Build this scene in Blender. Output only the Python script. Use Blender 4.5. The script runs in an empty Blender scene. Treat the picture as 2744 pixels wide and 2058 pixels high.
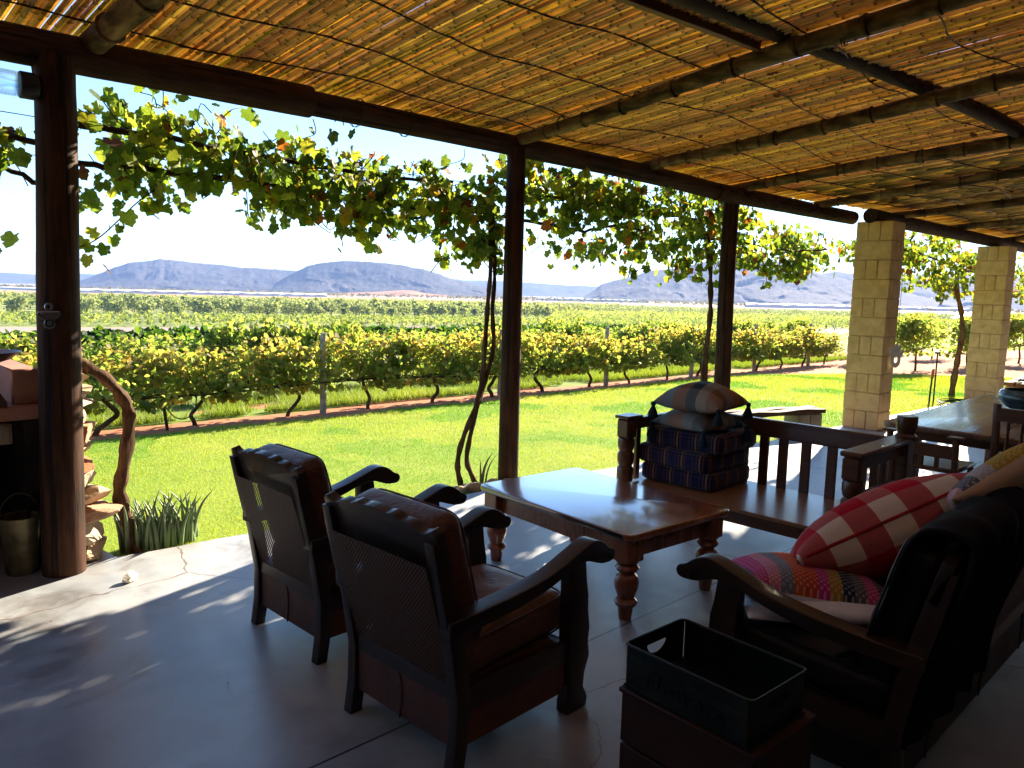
import bpy, bmesh, math, random
import numpy as np
from mathutils import Vector, Matrix

rnd = random.Random(7)
rng = np.random.default_rng(11)
R = math.radians
sc = bpy.context.scene
COL = sc.collection

# ------------------------------------------------------------------ camera
cam = bpy.data.cameras.new('camera')
cam.lens = 27.04; cam.sensor_width = 36.0; cam.clip_start = 0.05; cam.clip_end = 20000
camo = bpy.data.objects.new('camera', cam); COL.objects.link(camo)
_cx = Vector((0.717638, -0.695946, 0.025598)); _cy = Vector((0.064598, 0.103119, 0.992569)); _cz = _cx.cross(_cy)
camo.matrix_world = Matrix(((_cx[0], _cy[0], _cz[0], 0), (_cx[1], _cy[1], _cz[1], 0), (_cx[2], _cy[2], _cz[2], 1.55), (0, 0, 0, 1)))
sc.camera = camo

# ------------------------------------------------------------------ light
SUN_AZ, SUN_EL = 16.0, 25.0            # azimuth from +X towards +Y
world = bpy.data.worlds.new('World'); sc.world = world; world.use_nodes = True
wn = world.node_tree
sky = wn.nodes.new('ShaderNodeTexSky'); sky.sky_type = 'NISHITA'; sky.sun_disc = False
sky.sun_elevation = R(SUN_EL); sky.sun_rotation = R(90 - SUN_AZ)
sky.air_density = 1.0; sky.dust_density = 0.0; sky.ozone_density = 3.0
_tint = wn.nodes.new('ShaderNodeMix'); _tint.data_type = 'RGBA'; _tint.blend_type = 'MULTIPLY'; _tint.inputs[0].default_value = 1.0
_tint.inputs[7].default_value = (0.80, 0.90, 1.0, 1)
wn.links.new(sky.outputs[0], _tint.inputs[6]); wn.links.new(_tint.outputs[2], wn.nodes['Background'].inputs[0])
wn.nodes['Background'].inputs[1].default_value = 0.066
sl = bpy.data.lights.new('sun', 'SUN'); sl.energy = 5.0; sl.angle = R(0.5); sl.color = (1.0, 0.85, 0.64)
so = bpy.data.objects.new('sun', sl); COL.objects.link(so)
so.rotation_euler = (R(90 - SUN_EL), 0, R(90 + SUN_AZ)); so.location = (20, 10, 30)
sc.view_settings.view_transform = 'Standard'; sc.view_settings.look = 'None'
sc.view_settings.exposure = 2.36; sc.view_settings.gamma = 1.0
sc.cycles.max_bounces = 8; sc.cycles.diffuse_bounces = 4; sc.cycles.glossy_bounces = 3
sc.cycles.transmission_bounces = 6; sc.cycles.volume_bounces = 0; sc.cycles.transparent_max_bounces = 8
sc.cycles.use_denoising = True; sc.cycles.sample_clamp_indirect = 6.0

# ------------------------------------------------------------------ materials
class NT:
    def __init__(s, name):
        s.m = bpy.data.materials.new(name); s.m.use_nodes = True
        s.t = s.m.node_tree; s.t.nodes.clear()
        s.out = s.n('ShaderNodeOutputMaterial')
    def n(s, typ, ins=None, **kw):
        nd = s.t.nodes.new(typ)
        for k, v in kw.items(): setattr(nd, k, v)
        for k, v in (ins or {}).items(): s.put(nd.inputs[k], v)
        return nd
    def put(s, sock, v):
        if isinstance(v, bpy.types.NodeSocket): s.t.links.new(v, sock)
        elif isinstance(v, bpy.types.Node): s.t.links.new(v.outputs[0], sock)
        else:
            if isinstance(v, tuple) and len(v) == 3 and sock.type == 'RGBA': v = (*v, 1)
            sock.default_value = v
    def coord(s, kind='Object', scale=(1, 1, 1), loc=(0, 0, 0), rot=(0, 0, 0)):
        tc = s.n('ShaderNodeTexCoord')
        mp = s.n('ShaderNodeMapping', {0: tc.outputs[kind], 1: loc, 2: rot, 3: scale})
        return mp.outputs[0]
    def pos(s, scale=(1, 1, 1)):
        g = s.n('ShaderNodeNewGeometry')
        return s.n('ShaderNodeMapping', {0: g.outputs['Position'], 3: scale}).outputs[0]
    def noise(s, vec, scale, detail=4, rough=.55, dist=0):
        return s.n('ShaderNodeTexNoise', {'Vector': vec, 'Scale': scale, 'Detail': detail, 'Roughness': rough, 'Distortion': dist}).outputs[0]
    def ramp(s, fac, stops, interp='LINEAR'):
        r = s.n('ShaderNodeValToRGB', {0: fac}); cr = r.color_ramp; cr.interpolation = interp
        while len(cr.elements) < len(stops): cr.elements.new(0.5)
        for e, (p, c) in zip(cr.elements, stops):
            e.position = p; e.color = (*c, 1) if len(c) == 3 else c
        return r.outputs[0]
    def mix(s, f, a, b, bt='MIX'):
        m = s.n('ShaderNodeMix', data_type='RGBA', blend_type=bt)
        s.put(m.inputs[0], f); s.put(m.inputs[6], a); s.put(m.inputs[7], b)
        return m.outputs[2]
    def math(s, op, a, b=0.0, c=0.0):
        m = s.n('ShaderNodeMath', operation=op); s.put(m.inputs[0], a); s.put(m.inputs[1], b); s.put(m.inputs[2], c)
        return m.outputs[0]
    def bump(s, h, strength=.3, dist=.01):
        return s.n('ShaderNodeBump', {'Height': h, 'Strength': strength, 'Distance': dist}).outputs[0]
    def sep(s, v):
        return s.n('ShaderNodeSeparateXYZ', {0: v}).outputs
    def attr(s, name='tint'):
        return s.n('ShaderNodeAttribute', attribute_name=name).outputs[0]
    def princ(s, col, rough=.6, spec=.5, normal=None, metal=0.0, **kw):
        p = s.n('ShaderNodeBsdfPrincipled', {'Base Color': col, 'Roughness': rough, 'Specular IOR Level': spec, 'Metallic': metal})
        if normal is not None: s.put(p.inputs['Normal'], normal)
        for k, v in kw.items(): s.put(p.inputs[k.replace('_', ' ')], v)
        return p.outputs[0]
    def done(s, sh):
        s.t.links.new(sh, s.out.inputs[0]); return s.m

def g3(v): return (v, v, v)

def wood_mat(name, dark, light, axis=2, rough=.55, spec=.4, scale=1.0, bump=.4, coat=0.0, crack=.0, cior=1.5, crough=.12):
    m = NT(name); sca = [22 * scale] * 3; sca[axis] = 1.6 * scale
    v = m.coord('Object', tuple(sca))
    a = m.noise(v, 1.0, 6, .6, .4)
    b = m.noise(m.coord('Object', (3 * scale,) * 3), 1.0, 3)
    f = m.math('ADD', m.math('MULTIPLY', a, .7), m.math('MULTIPLY', b, .35))
    c = m.ramp(f, [(.36, dark), (.68, light)])
    if crack:
        sc2 = [16 * scale] * 3; sc2[axis] = .5 * scale
        k = m.noise(m.coord('Object', tuple(sc2)), 1.0, 2, .4)
        kk = m.ramp(k, [(.36, (.18,) * 3), (.42, (1, 1, 1))])
        c = m.mix(crack, c, m.mix(1.0, c, kk, 'MULTIPLY'))
    rr = m.math('ADD', m.math('MULTIPLY', a, .2), rough - .1)
    sh = m.princ(c, rr, spec, m.bump(a, bump, .004), Coat_Weight=coat, Coat_Roughness=crough, Coat_IOR=cior)
    return m.done(sh)

def leather_mat(name, lo, hi, rough=.45):
    m = NT(name); v = m.coord('Object')
    n = m.noise(v, 4.5, 6, .65, .6); k = m.noise(v, 14, 4, .6, 1.6); g = m.noise(v, 220, 2)
    c = m.ramp(n, [(.3, lo), (.7, hi)])
    cr = m.ramp(k, [(.44, g3(1)), (.49, g3(.55)), (.54, g3(1))])
    c = m.mix(.6, c, m.mix(1.0, c, cr, 'MULTIPLY'))
    h = m.math('ADD', m.math('MULTIPLY', k, 1.0), m.math('MULTIPLY', g, .12))
    return m.done(m.princ(c, m.math('ADD', rough - .12, m.math('MULTIPLY', n, .3)), .45, m.bump(h, .45, .012)))

def leaf_mat(name, trans=.45, rough=.55):
    m = NT(name); c = m.attr()
    n = m.noise(m.pos(), 60, 2)
    c2 = m.mix(.25, c, m.ramp(n, [(.35, (.25,) * 3), (.65, (1.3,) * 3)]), 'MULTIPLY')
    p = m.princ(c2, rough, .35)
    t = m.n('ShaderNodeBsdfTranslucent', {0: m.mix(1.0, c2, (1.35, 1.3, .7), 'MULTIPLY')}).outputs[0]
    mx = m.n('ShaderNodeMixShader', {0: trans}); m.put(mx.inputs[1], p); m.put(mx.inputs[2], t)
    return m.done(mx.outputs[0])

def plain(name, col, rough=.6, spec=.4, metal=0.0, var=.15, vscale=8, bump=.1, bscale=60):
    m = NT(name)
    n = m.noise(m.coord('Object'), vscale, 5)
    lo = tuple(x * (1 - var * 1.6) for x in col); hi = tuple(min(1, x * (1 + var)) for x in col)
    c = m.ramp(n, [(.3, lo), (.7, hi)])
    b = m.noise(m.coord('Object'), bscale, 4)
    return m.done(m.princ(c, m.math('ADD', m.math('MULTIPLY', n, .25), rough - .12), spec, m.bump(b, bump, .004), metal))

M = {}
M['post'] = wood_mat('post_wood', (.012, .005, .0025), (.085, .034, .015), 2, .72, .2, 2.0, .8, 0, .9)
M['beam'] = wood_mat('beam_wood', (.014, .008, .006), (.085, .045, .028), 0, .8, .15, 2.0, .8, 0, .8)
M['plankwood'] = wood_mat('plank_wood', (.10, .035, .010), (.22, .085, .028), 0, .6, .3)
M['dark'] = wood_mat('dark_wood', (.012, .006, .0035), (.042, .02, .011), 0, .40, .4, 1.4, .25, .12)
M['pine'] = wood_mat('table_wood', (.20, .06, .018), (.36, .115, .036), 1, .22, .6, .8, .02, 1.0, 0, 2.1, .07)
def m_tabletop():
    m = NT('varnished_planks'); o = m.coord('Object'); x, y, z = m.sep(o)
    pl = m.math('FLOOR', m.math('MULTIPLY', m.math('ADD', x, .4), 6.25)); fr = m.math('FRACT', m.math('MULTIPLY', m.math('ADD', x, .4), 6.25))
    v = m.n('ShaderNodeCombineXYZ', {0: m.math('MULTIPLY', x, 30), 1: m.math('ADD', m.math('MULTIPLY', y, 1.6), m.math('MULTIPLY', pl, 7.3)), 2: m.math('MULTIPLY', pl, 3.1)}).outputs[0]
    a = m.noise(v, 1.0, 6, .6, .6); b = m.noise(o, 3.0, 4); k = m.noise(o, 40, 3)
    c = m.ramp(m.math('ADD', m.math('MULTIPLY', a, .7), m.math('MULTIPLY', b, .3)), [(.34, (.18, .05, .015)), (.5, (.29, .09, .027)), (.68, (.40, .135, .042))])
    gap = m.math('LESS_THAN', m.math('ABSOLUTE', m.math('SUBTRACT', fr, .5)), .494); c = m.mix(gap, (.03, .01, .004, 1), c)
    nick = m.ramp(m.noise(m.coord('Object', (1, .35, 1)), 26, 3, .6), [(.27, g3(.25)), (.31, g3(1))]); c = m.mix(.8, c, nick, 'MULTIPLY')
    return m.done(m.princ(c, m.math('ADD', .14, m.math('MULTIPLY', b, .16)), .6, m.bump(m.math('ADD', gap, m.math('MULTIPLY', b, .5)), .10, .004), Coat_Weight=.9, Coat_Roughness=m.math('ADD', .03, m.math('MULTIPLY', k, .14)), Coat_IOR=2.0))
M['tabletop'] = m_tabletop()
M['legwood'] = wood_mat('table_leg_wood', (.13, .034, .010), (.27, .075, .023), 2, .28, .5, .8, .05, .4)
M['benchwood'] = wood_mat('bench_wood', (.05, .018, .007), (.13, .05, .018), 1, .35, .5, .8, .1, .25)
M['seatwood'] = wood_mat('bench_seat_wood', (.22, .115, .05), (.34, .18, .08), 1, .32, .5, .7, .05, .3)
M['dining'] = wood_mat('dining_wood', (.10, .045, .025), (.20, .09, .05), 0, .28, .5, .8, .1, .3)
M['old'] = wood_mat('weathered_plank', (.035, .02, .012), (.15, .09, .055), 0, .75, .2, 1.0, .9, 0, .9)
M['bark'] = wood_mat('vine_bark', (.035, .02, .012), (.16, .095, .055), 2, .9, .1, 2.2, 1.0, 0, .6)
M['cane'] = plain('young_cane', (.045, .024, .014), .8, .2)
M['leaf'] = leaf_mat('vine_leaf', .58)
M['rowleaf'] = leaf_mat('row_leaf', .72)
M['farleaf'] = leaf_mat('far_leaf', .5, .8)
M['aloe'] = plain('aloe_leaf', (.15, .22, .11), .5, .4, 0, .3, 6)
M['leather'] = leather_mat('leather', (.06, .018, .008), (.15, .048, .02))
M['leatherseat'] = leather_mat('leather_seat', (.09, .035, .016), (.19, .085, .042), .42)
M['leathershade'] = plain('shaded_leather', (.010, .006, .005), .5, .35, 0, .35, 5, .25, 90)  # same suite's leather, with deep shade put into its colour for the settee
M['wire'] = plain('wire', (.03, .018, .012), .6, .3)
M['black'] = plain('black_plastic', (.012, .012, .013), .5, .4)
M['steel'] = plain('steel', (.45, .45, .46), .3, .5, 1.0, .2)
M['tin'] = plain('galvanised_tin', (.018, .022, .019), .45, .5, .7, .4, 9)
M['pail'] = plain('pail_tin', (.16, .13, .07), .45, .4, .6, .4, 7)
M['white'] = plain('white_paint', (.75, .74, .70), .5, .4, 0, .08)
M['whitecloth'] = plain('white_cloth', (.70, .74, .82), .85, .15, 0, .08, 12, .5, 30)
M['creamcloth'] = plain('cream_cloth', (.52, .41, .30), .9, .15, 0, .1, 10, .4, 300)
M['plaster'] = plain('pink_plaster', (.40, .20, .14), .85, .2, 0, .2, 4, .4, 40)
M['nicheshade'] = plain('shaded_niche_brick', (.03, .025, .022), .9, .1, 0, .4, 4, .5, 20)  # near-black colour stands in for the shade inside the braai niche
M['housewall'] = plain('house_wall', (.05, .032, .022), .9, .1, 0, .15, 2)
M['cement'] = plain('cement_block', (.42, .36, .28), .9, .15, 0, .2, 6, .6, 60)
M['dryleaf'] = plain('dry_leaf', (.12, .035, .015), .8, .2, 0, .4, 20)
M['tassel'] = plain('tassel_yarn', (.02, .04, .06), .9, .1)
M['redpiping'] = plain('red_piping', (.36, .02, .03), .85, .15)
M['cratewood'] = wood_mat('crate_wood', (.022, .006, .003), (.048, .014, .006), 0, .6, .3)
M['hosegreen'] = plain('hose_green', (.012, .075, .045), .7, .2)
M['orange'] = plain('orange_plastic', (.6, .12, .02), .4, .5)
M['concretepost'] = plain('pale_post', (.42, .36, .28), .85, .2, 0, .3, 12)
M['brownmetal'] = plain('brown_enamel', (.10, .045, .03), .4, .5, .2, .3, 10)
M['throw'] = plain('dark_throw', (.007, .006, .008), .9, .1, 0, .3, 10, .4, 50)
M['roofmetal'] = plain('pale_roof', (.30, .42, .42), .5, .4)

def m_tinted(name, rough=.7, spec=.2, trans=0.0, bumps=(40, .3)):
    m = NT(name); c = m.attr()
    n = m.noise(m.coord('Object'), bumps[0], 5)
    c = m.mix(.5, c, m.ramp(n, [(.3, g3(.7)), (.7, g3(1.15))]), 'MULTIPLY')
    p = m.princ(c, rough, spec, m.bump(n, bumps[1], .01))
    if trans:
        t = m.n('ShaderNodeBsdfTranslucent', {0: c}).outputs[0]
        mx = m.n('ShaderNodeMixShader', {0: trans}); m.put(mx.inputs[1], p); m.put(mx.inputs[2], t); p = mx.outputs[0]
    return m.done(p)
M['stone'] = m_tinted('field_stone', .85, .15, 0, (22, .9))

def m_reed():
    m = NT('reed'); c = m.attr()
    n = m.noise(m.coord('Object', (120, 5, 120)), 1.0, 4)
    c = m.mix(.35, c, m.ramp(n, [(.3, g3(.55)), (.7, g3(1.2))]), 'MULTIPLY')
    b = m.noise(m.coord('Object', (1, 1, 1)), 9, 3)
    c = m.mix(.35, c, m.ramp(b, [(.35, (.6, .55, .5)), (.62, (1.1, 1.1, 1.0))]), 'MULTIPLY')
    p = m.princ(c, .5, .35)
    t = m.n('ShaderNodeBsdfTranslucent', {0: m.mix(1.0, c, (1.05, 1.0, .8), 'MULTIPLY')}).outputs[0]
    mx = m.n('ShaderNodeMixShader', {0: .56}); m.put(mx.inputs[1], p); m.put(mx.inputs[2], t)
    return m.done(mx.outputs[0])
M['reed'] = m_reed()

def m_bamboo():
    m = NT('bamboo_rafter')
    a = m.noise(m.coord('Object', (12, 2.2, 12)), 1.0, 5, .6, .5)
    b = m.noise(m.coord('Object', (4, 3, 4)), 1.3, 4, .6, 1.0)
    c = m.ramp(a, [(.34, (.035, .022, .011)), (.5, (.13, .08, .036)), (.66, (.28, .185, .09))])
    c = m.mix(.75, c, m.ramp(b, [(.42, (.35, .3, .26)), (.55, (1.1, 1.1, 1.0))]), 'MULTIPLY')
    return m.done(m.princ(c, .75, .15, m.bump(a, .8, .012)))
M['bamboo'] = m_bamboo()

def m_deck():
    m = NT('polished_cement_floor'); p = m.pos()
    n1 = m.noise(p, .9, 6, .6, .3); n2 = m.noise(p, 5.5, 5, .6); n3 = m.noise(p, 45, 3)
    c = m.ramp(n1, [(.3, (.23, .255, .29)), (.52, (.315, .335, .36)), (.75, (.42, .415, .405))])
    c = m.mix(.5, c, m.ramp(n2, [(.3, g3(.6)), (.7, g3(1.15))]), 'MULTIPLY')
    st = m.noise(p, 1.9, 8, .7, .8); c = m.mix(.85, c, m.ramp(st, [(.34, (.62, .55, .50)), (.46, g3(1)), (.60, g3(1)), (.72, (1.12, 1.08, 1.02))]), 'MULTIPLY')
    n4 = m.noise(p, 130, 2); c = m.mix(.6, c, m.ramp(n4, [(.27, g3(.45)), (.31, g3(1)), (.70, g3(1)), (.74, g3(1.25))]), 'MULTIPLY')
    xyz = m.sep(p)
    dark = None
    for ax, at in ((0, 4.10), (0, 6.94), (0, 9.8), (0, 12.6), (1, 2.10), (1, -0.4)):
        d = m.math('ABSOLUTE', m.math('SUBTRACT', xyz[ax], at))
        k = m.math('LESS_THAN', d, .005)
        dark = k if dark is None else m.math('MAXIMUM', dark, k)
    # wandering hairline cracks
    v = m.n('ShaderNodeTexVoronoi', {'Vector': m.n('ShaderNodeVectorMath', {0: p, 1: m.n('ShaderNodeVectorMath', {0: m.n('ShaderNodeTexNoise', {'Vector': p, 'Scale': 2.2, 'Detail': 5}).outputs[1], 'Scale': .35}, operation='SCALE').outputs[0]}, operation='ADD').outputs[0], 'Scale': .42}, feature='DISTANCE_TO_EDGE').outputs[0]
    crack = m.math('LESS_THAN', v, .0016)
    c = m.mix(m.math('MULTIPLY', crack, .75), c, (.10, .06, .035))
    c = m.mix(dark, c, (.02, .018, .016))
    h = m.math('ADD', m.math('MULTIPLY', n2, .6), m.math('MULTIPLY', n3, .3))
    h = m.math('SUBTRACT', h, m.math('MULTIPLY', dark, .8))
    rg = m.math('ADD', m.math('ADD', .12, m.math('MULTIPLY', n2, .22)), m.math('MULTIPLY', st, .36))
    return m.done(m.princ(c, rg, .5, m.bump(h, .16, .007)))
M['deck'] = m_deck()

def m_ground():
    m = NT('ground_soil'); c = m.attr(); p = m.pos()
    n = m.noise(p, 3.0, 8, .65); n2 = m.noise(p, .05, 6, .6)
    c = m.mix(.6, c, m.ramp(n, [(.3, g3(.55)), (.7, g3(1.25))]), 'MULTIPLY')
    c = m.mix(.5, c, m.ramp(n2, [(.3, g3(.7)), (.7, g3(1.2))]), 'MULTIPLY')
    return m.done(m.princ(c, .95, .1, m.bump(n, .6, .04)))
M['ground'] = m_ground()

def m_lawn():
    m = NT('lawn_turf'); p = m.pos()
    n = m.noise(p, .8, 5, .6, .4); n2 = m.noise(p, 40, 4, .7)
    c = m.ramp(n, [(.3, (.14, .25, .028)), (.55, (.22, .31, .04)), (.75, (.29, .34, .065))])
    c = m.mix(.7, c, m.ramp(n2, [(.3, g3(.55)), (.7, g3(1.25))]), 'MULTIPLY')
    return m.done(m.princ(c, .9, .1, m.bump(n2, .7, .02)))
M['lawn'] = m_lawn()

def m_grass():
    m = NT('grass_blades'); c = m.attr()
    p = m.princ(c, .5, .3)
    t = m.n('ShaderNodeBsdfTranslucent', {0: m.mix(1.0, c, (1.3, 1.3, .6), 'MULTIPLY')}).outputs[0]
    mx = m.n('ShaderNodeMixShader', {0: .5}); m.put(mx.inputs[1], p); m.put(mx.inputs[2], t)
    return m.done(mx.outputs[0])
M['grass'] = m_grass()

def m_hill():
    m = NT('rocky_hill'); p = m.pos()
    n = m.noise(p, .004, 9, .68, .3); n2 = m.noise(m.pos((1, 1, 6)), .010, 7, .65, .4); n3 = m.noise(p, .05, 5, .7)
    c = m.ramp(n, [(.32, (.045, .046, .05)), (.5, (.07, .07, .072)), (.7, (.12, .105, .095))])
    c = m.mix(.5, c, m.ramp(n2, [(.35, g3(.6)), (.6, g3(1.2))]), 'MULTIPLY')
    c = m.mix(.7, c, m.ramp(n3, [(.38, g3(.45)), (.58, g3(1.35))]), 'MULTIPLY')
    return m.done(m.princ(c, .95, .05, m.bump(n2, .35, 6.0)))
M['hill'] = m_hill()
M['sandhill'] = plain('orange_sand', (.50, .24, .13), .95, .05, 0, .3, .02, .3, .05)

def m_net():
    m = NT('shade_net'); n = m.noise(m.pos((.05, .05, .2)), 1.0, 3)
    return m.done(m.princ(m.ramp(n, [(.3, (.48, .50, .53)), (.7, (.62, .64, .66))]), .7, .2))
M['net'] = m_net()

def m_pillar():
    m = NT('painted_block'); v = m.coord('Object')
    n = m.noise(v, 9, 6, .6); n2 = m.noise(v, 70, 3)
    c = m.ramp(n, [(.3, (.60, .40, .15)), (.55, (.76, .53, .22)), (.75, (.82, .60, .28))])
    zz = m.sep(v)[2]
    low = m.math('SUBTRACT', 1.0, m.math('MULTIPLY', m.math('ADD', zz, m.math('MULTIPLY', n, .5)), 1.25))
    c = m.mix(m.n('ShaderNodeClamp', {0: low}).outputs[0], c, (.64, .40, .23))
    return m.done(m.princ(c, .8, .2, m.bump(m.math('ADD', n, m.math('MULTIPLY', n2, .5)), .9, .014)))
M['pillar'] = m_pillar()

def m_mortar(): return plain('block_joint', (.56, .37, .16), .9, .1)
M['joint'] = m_mortar()

def m_plaid():      # navy cushion, brown and cream stripe groups
    m = NT('navy_plaid'); x, y, z = m.sep(m.coord('Object')); nx, ny, nz = m.sep(m.coord('Normal'))
    def stripes(v, per, off):
        f = m.math('FRACT', m.math('ADD', m.math('MULTIPLY', v, 1 / per), off)); nv = (.014, .019, .070); dn = (.008, .011, .040)
        return m.ramp(f, [(0, nv), (.40, (.16, .075, .03)), (.44, nv), (.50, dn), (.54, (.24, .14, .07)), (.64, dn), (.70, nv), (.74, (.16, .075, .03)), (.78, nv), (.93, (.05, .04, .06))], 'CONSTANT')
    a = stripes(x, .135, .1); b = stripes(y, .135, .33); zz = stripes(z, .135, .2)
    fx = m.math('GREATER_THAN', m.math('ABSOLUTE', nx), .65); fy = m.math('GREATER_THAN', m.math('ABSOLUTE', ny), .65)
    c = m.mix(.5, a, b); c = m.mix(fx, c, m.mix(.2, b, zz)); c = m.mix(fy, c, m.mix(.2, a, zz))
    n = m.noise(m.coord('Object'), 400, 2)
    return m.done(m.princ(c, .95, .1, m.bump(n, .4, .002), Sheen_Weight=.15))
M['plaid'] = m_plaid()

def m_pillowcheck(name, stops_x, stops_y, size, fac=.5, bt='MIX'):
    m = NT(name); x, y, z = m.sep(m.coord('Object'))
    u = m.math('ADD', m.math('MULTIPLY', x, 1 / size), .5); v = m.math('ADD', m.math('MULTIPLY', y, 1 / size), .5)
    c = m.mix(fac, m.ramp(u, stops_x, 'CONSTANT'), m.ramp(v, stops_y, 'CONSTANT'), bt)
    n = m.noise(m.coord('Object'), 500, 2); n2 = m.noise(m.coord('Object'), 14, 3)
    h = m.math('ADD', n, m.math('MULTIPLY', n2, 4.0))
    return m.done(m.princ(c, .92, .12, m.bump(h, .4, .004)))
_bl, _dk, _or, _cr, _gr = (.16, .28, .38), (.03, .06, .085), (.36, .16, .06), (.40, .36, .29), (.20, .23, .24)
M['tartan'] = m_pillowcheck('blue_orange_check', [(0, _gr), (.18, _dk), (.34, _bl), (.58, _or), (.76, _dk), (.88, _cr)], [(0, _or), (.2, _cr), (.36, _dk), (.52, _or), (.72, _bl), (.86, _gr)], .44)
M['tartan2'] = m_pillowcheck('orange_grey_check', [(0, _gr), (.2, _or), (.46, _cr), (.6, _gr), (.76, _dk), (.9, _bl)], [(0, _dk), (.25, _gr), (.45, _or), (.7, _gr), (.85, _dk)], .44)

def m_gingham():
    m = NT('red_gingham'); x, y, z = m.sep(m.coord('Object'))
    def band(v, off): return m.math('GREATER_THAN', m.math('FRACT', m.math('ADD', m.math('MULTIPLY', v, 1 / .21), off)), .5)
    s = m.math('MULTIPLY', m.math('ADD', band(x, .2), band(y, .55)), .5)
    c = m.ramp(s, [(0, (.66, .57, .47)), (.33, (.42, .10, .10)), (.8, (.40, .008, .022))], 'CONSTANT')
    w = m.noise(m.coord('Object', (300, 40, 300)), 1.0, 2)
    n2 = m.noise(m.coord('Object'), 12, 3)
    c = m.mix(.25, c, m.ramp(w, [(.3, g3(.6)), (.7, g3(1.25))]), 'MULTIPLY')
    return m.done(m.princ(c, .9, .12, m.bump(m.math('ADD', w, m.math('MULTIPLY', n2, 3)), .35, .004)))
M['gingham'] = m_gingham()

def m_knit(name, cols, size, axis=0, back=(.62, .66, .74)):
    m = NT(name); s = m.sep(m.coord('Object')); u = m.math('ADD', m.math('MULTIPLY', s[axis], 1 / size), .5)
    k = len(cols)
    c = m.ramp(u, [(i / k, cc) for i, cc in enumerate(cols)], 'CONSTANT')
    o = 1 - axis
    w1 = m.math('SINE', m.math('MULTIPLY', s[o], 520)); w2 = m.math('SINE', m.math('MULTIPLY', s[axis], 260))
    w = m.math('MULTIPLY', w1, w2)
    dots = m.math('GREATER_THAN', w, .35)
    c = m.mix(m.math('MULTIPLY', dots, .55), c, m.mix(.6, c, (.7, .62, .6)))
    f = m.math('GREATER_THAN', s[2], 0.004)
    c = m.mix(f, (*back, 1), c)
    n2 = m.noise(m.coord('Object'), 16, 3)
    return m.done(m.princ(c, .95, .1, m.bump(m.math('ADD', m.math('MULTIPLY', m.math('MULTIPLY', w, f), .5), m.math('MULTIPLY', n2, 2.0)), .5, .005)))
_knit = [(.03, .04, .07), (.42, .05, .20), (.50, .20, .30), (.16, .20, .27), (.50, .10, .03), (.50, .06, .02), (.45, .04, .22), (.33, .20, .03), (.02, .04, .06), (.10, .10, .12), (.48, .06, .22), (.06, .06, .07), (.50, .10, .02), (.36, .16, .03)]
M['knit'] = m_knit('striped_knit', _knit, .60)
M['knit2'] = m_knit('mustard_knit', [(.50, .30, .34), (.10, .11, .14), (.34, .34, .36), (.35, .24, .03), (.40, .26, .03), (.42, .12, .02), (.45, .09, .12)], .50, 0, (.58, .45, .33))

def m_canework():
    m = NT('woven_cane'); s = m.sep(m.coord('Object'))
    a = m.math('SINE', m.math('MULTIPLY', s[1], 420)); b = m.math('SINE', m.math('MULTIPLY', s[2], 420))
    w = m.math('MULTIPLY', a, b)
    c = m.ramp(w, [(.2, (.07, .028, .014)), (.7, (.26, .11, .05))])
    p = m.princ(c, .5, .3, m.bump(w, .6, .003))
    t = m.n('ShaderNodeBsdfTransparent').outputs[0]
    hole = m.math('GREATER_THAN', w, .62)
    mx = m.n('ShaderNodeMixShader', {0: hole}); m.put(mx.inputs[1], p); m.put(mx.inputs[2], t)
    return m.done(mx.outputs[0])
M['canework'] = m_canework()

def m_glass():
    m = NT('clear_glass')
    g = m.n('ShaderNodeBsdfGlass', {'Color': (.95, .98, 1, 1), 'Roughness': .02, 'IOR': 1.3}).outputs[0]
    t = m.n('ShaderNodeBsdfTransparent', {0: (.93, .96, .98, 1)}).outputs[0]
    mx = m.n('ShaderNodeMixShader', {0: .66}); m.put(mx.inputs[1], g); m.put(mx.inputs[2], t)
    return m.done(mx.outputs[0])
M['glass'] = m_glass()

def m_bowl():
    m = NT('blue_glaze'); v = m.coord('Object', (2, 2, 14)); n = m.noise(v, 2.0, 6, .65, 1.0)
    c = m.ramp(n, [(.3, (.006, .02, .035)), (.5, (.02, .07, .10)), (.62, (.05, .14, .17)), (.78, (.12, .10, .06))])
    return m.done(m.princ(c, .18, .6, m.bump(n, .2, .01), Coat_Weight=.6))
M['bowl'] = m_bowl()

# ------------------------------------------------------------------ mesh helpers
def link(o, parent=None):
    COL.objects.link(o)
    if parent is not None: o.parent = parent
    return o

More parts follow.
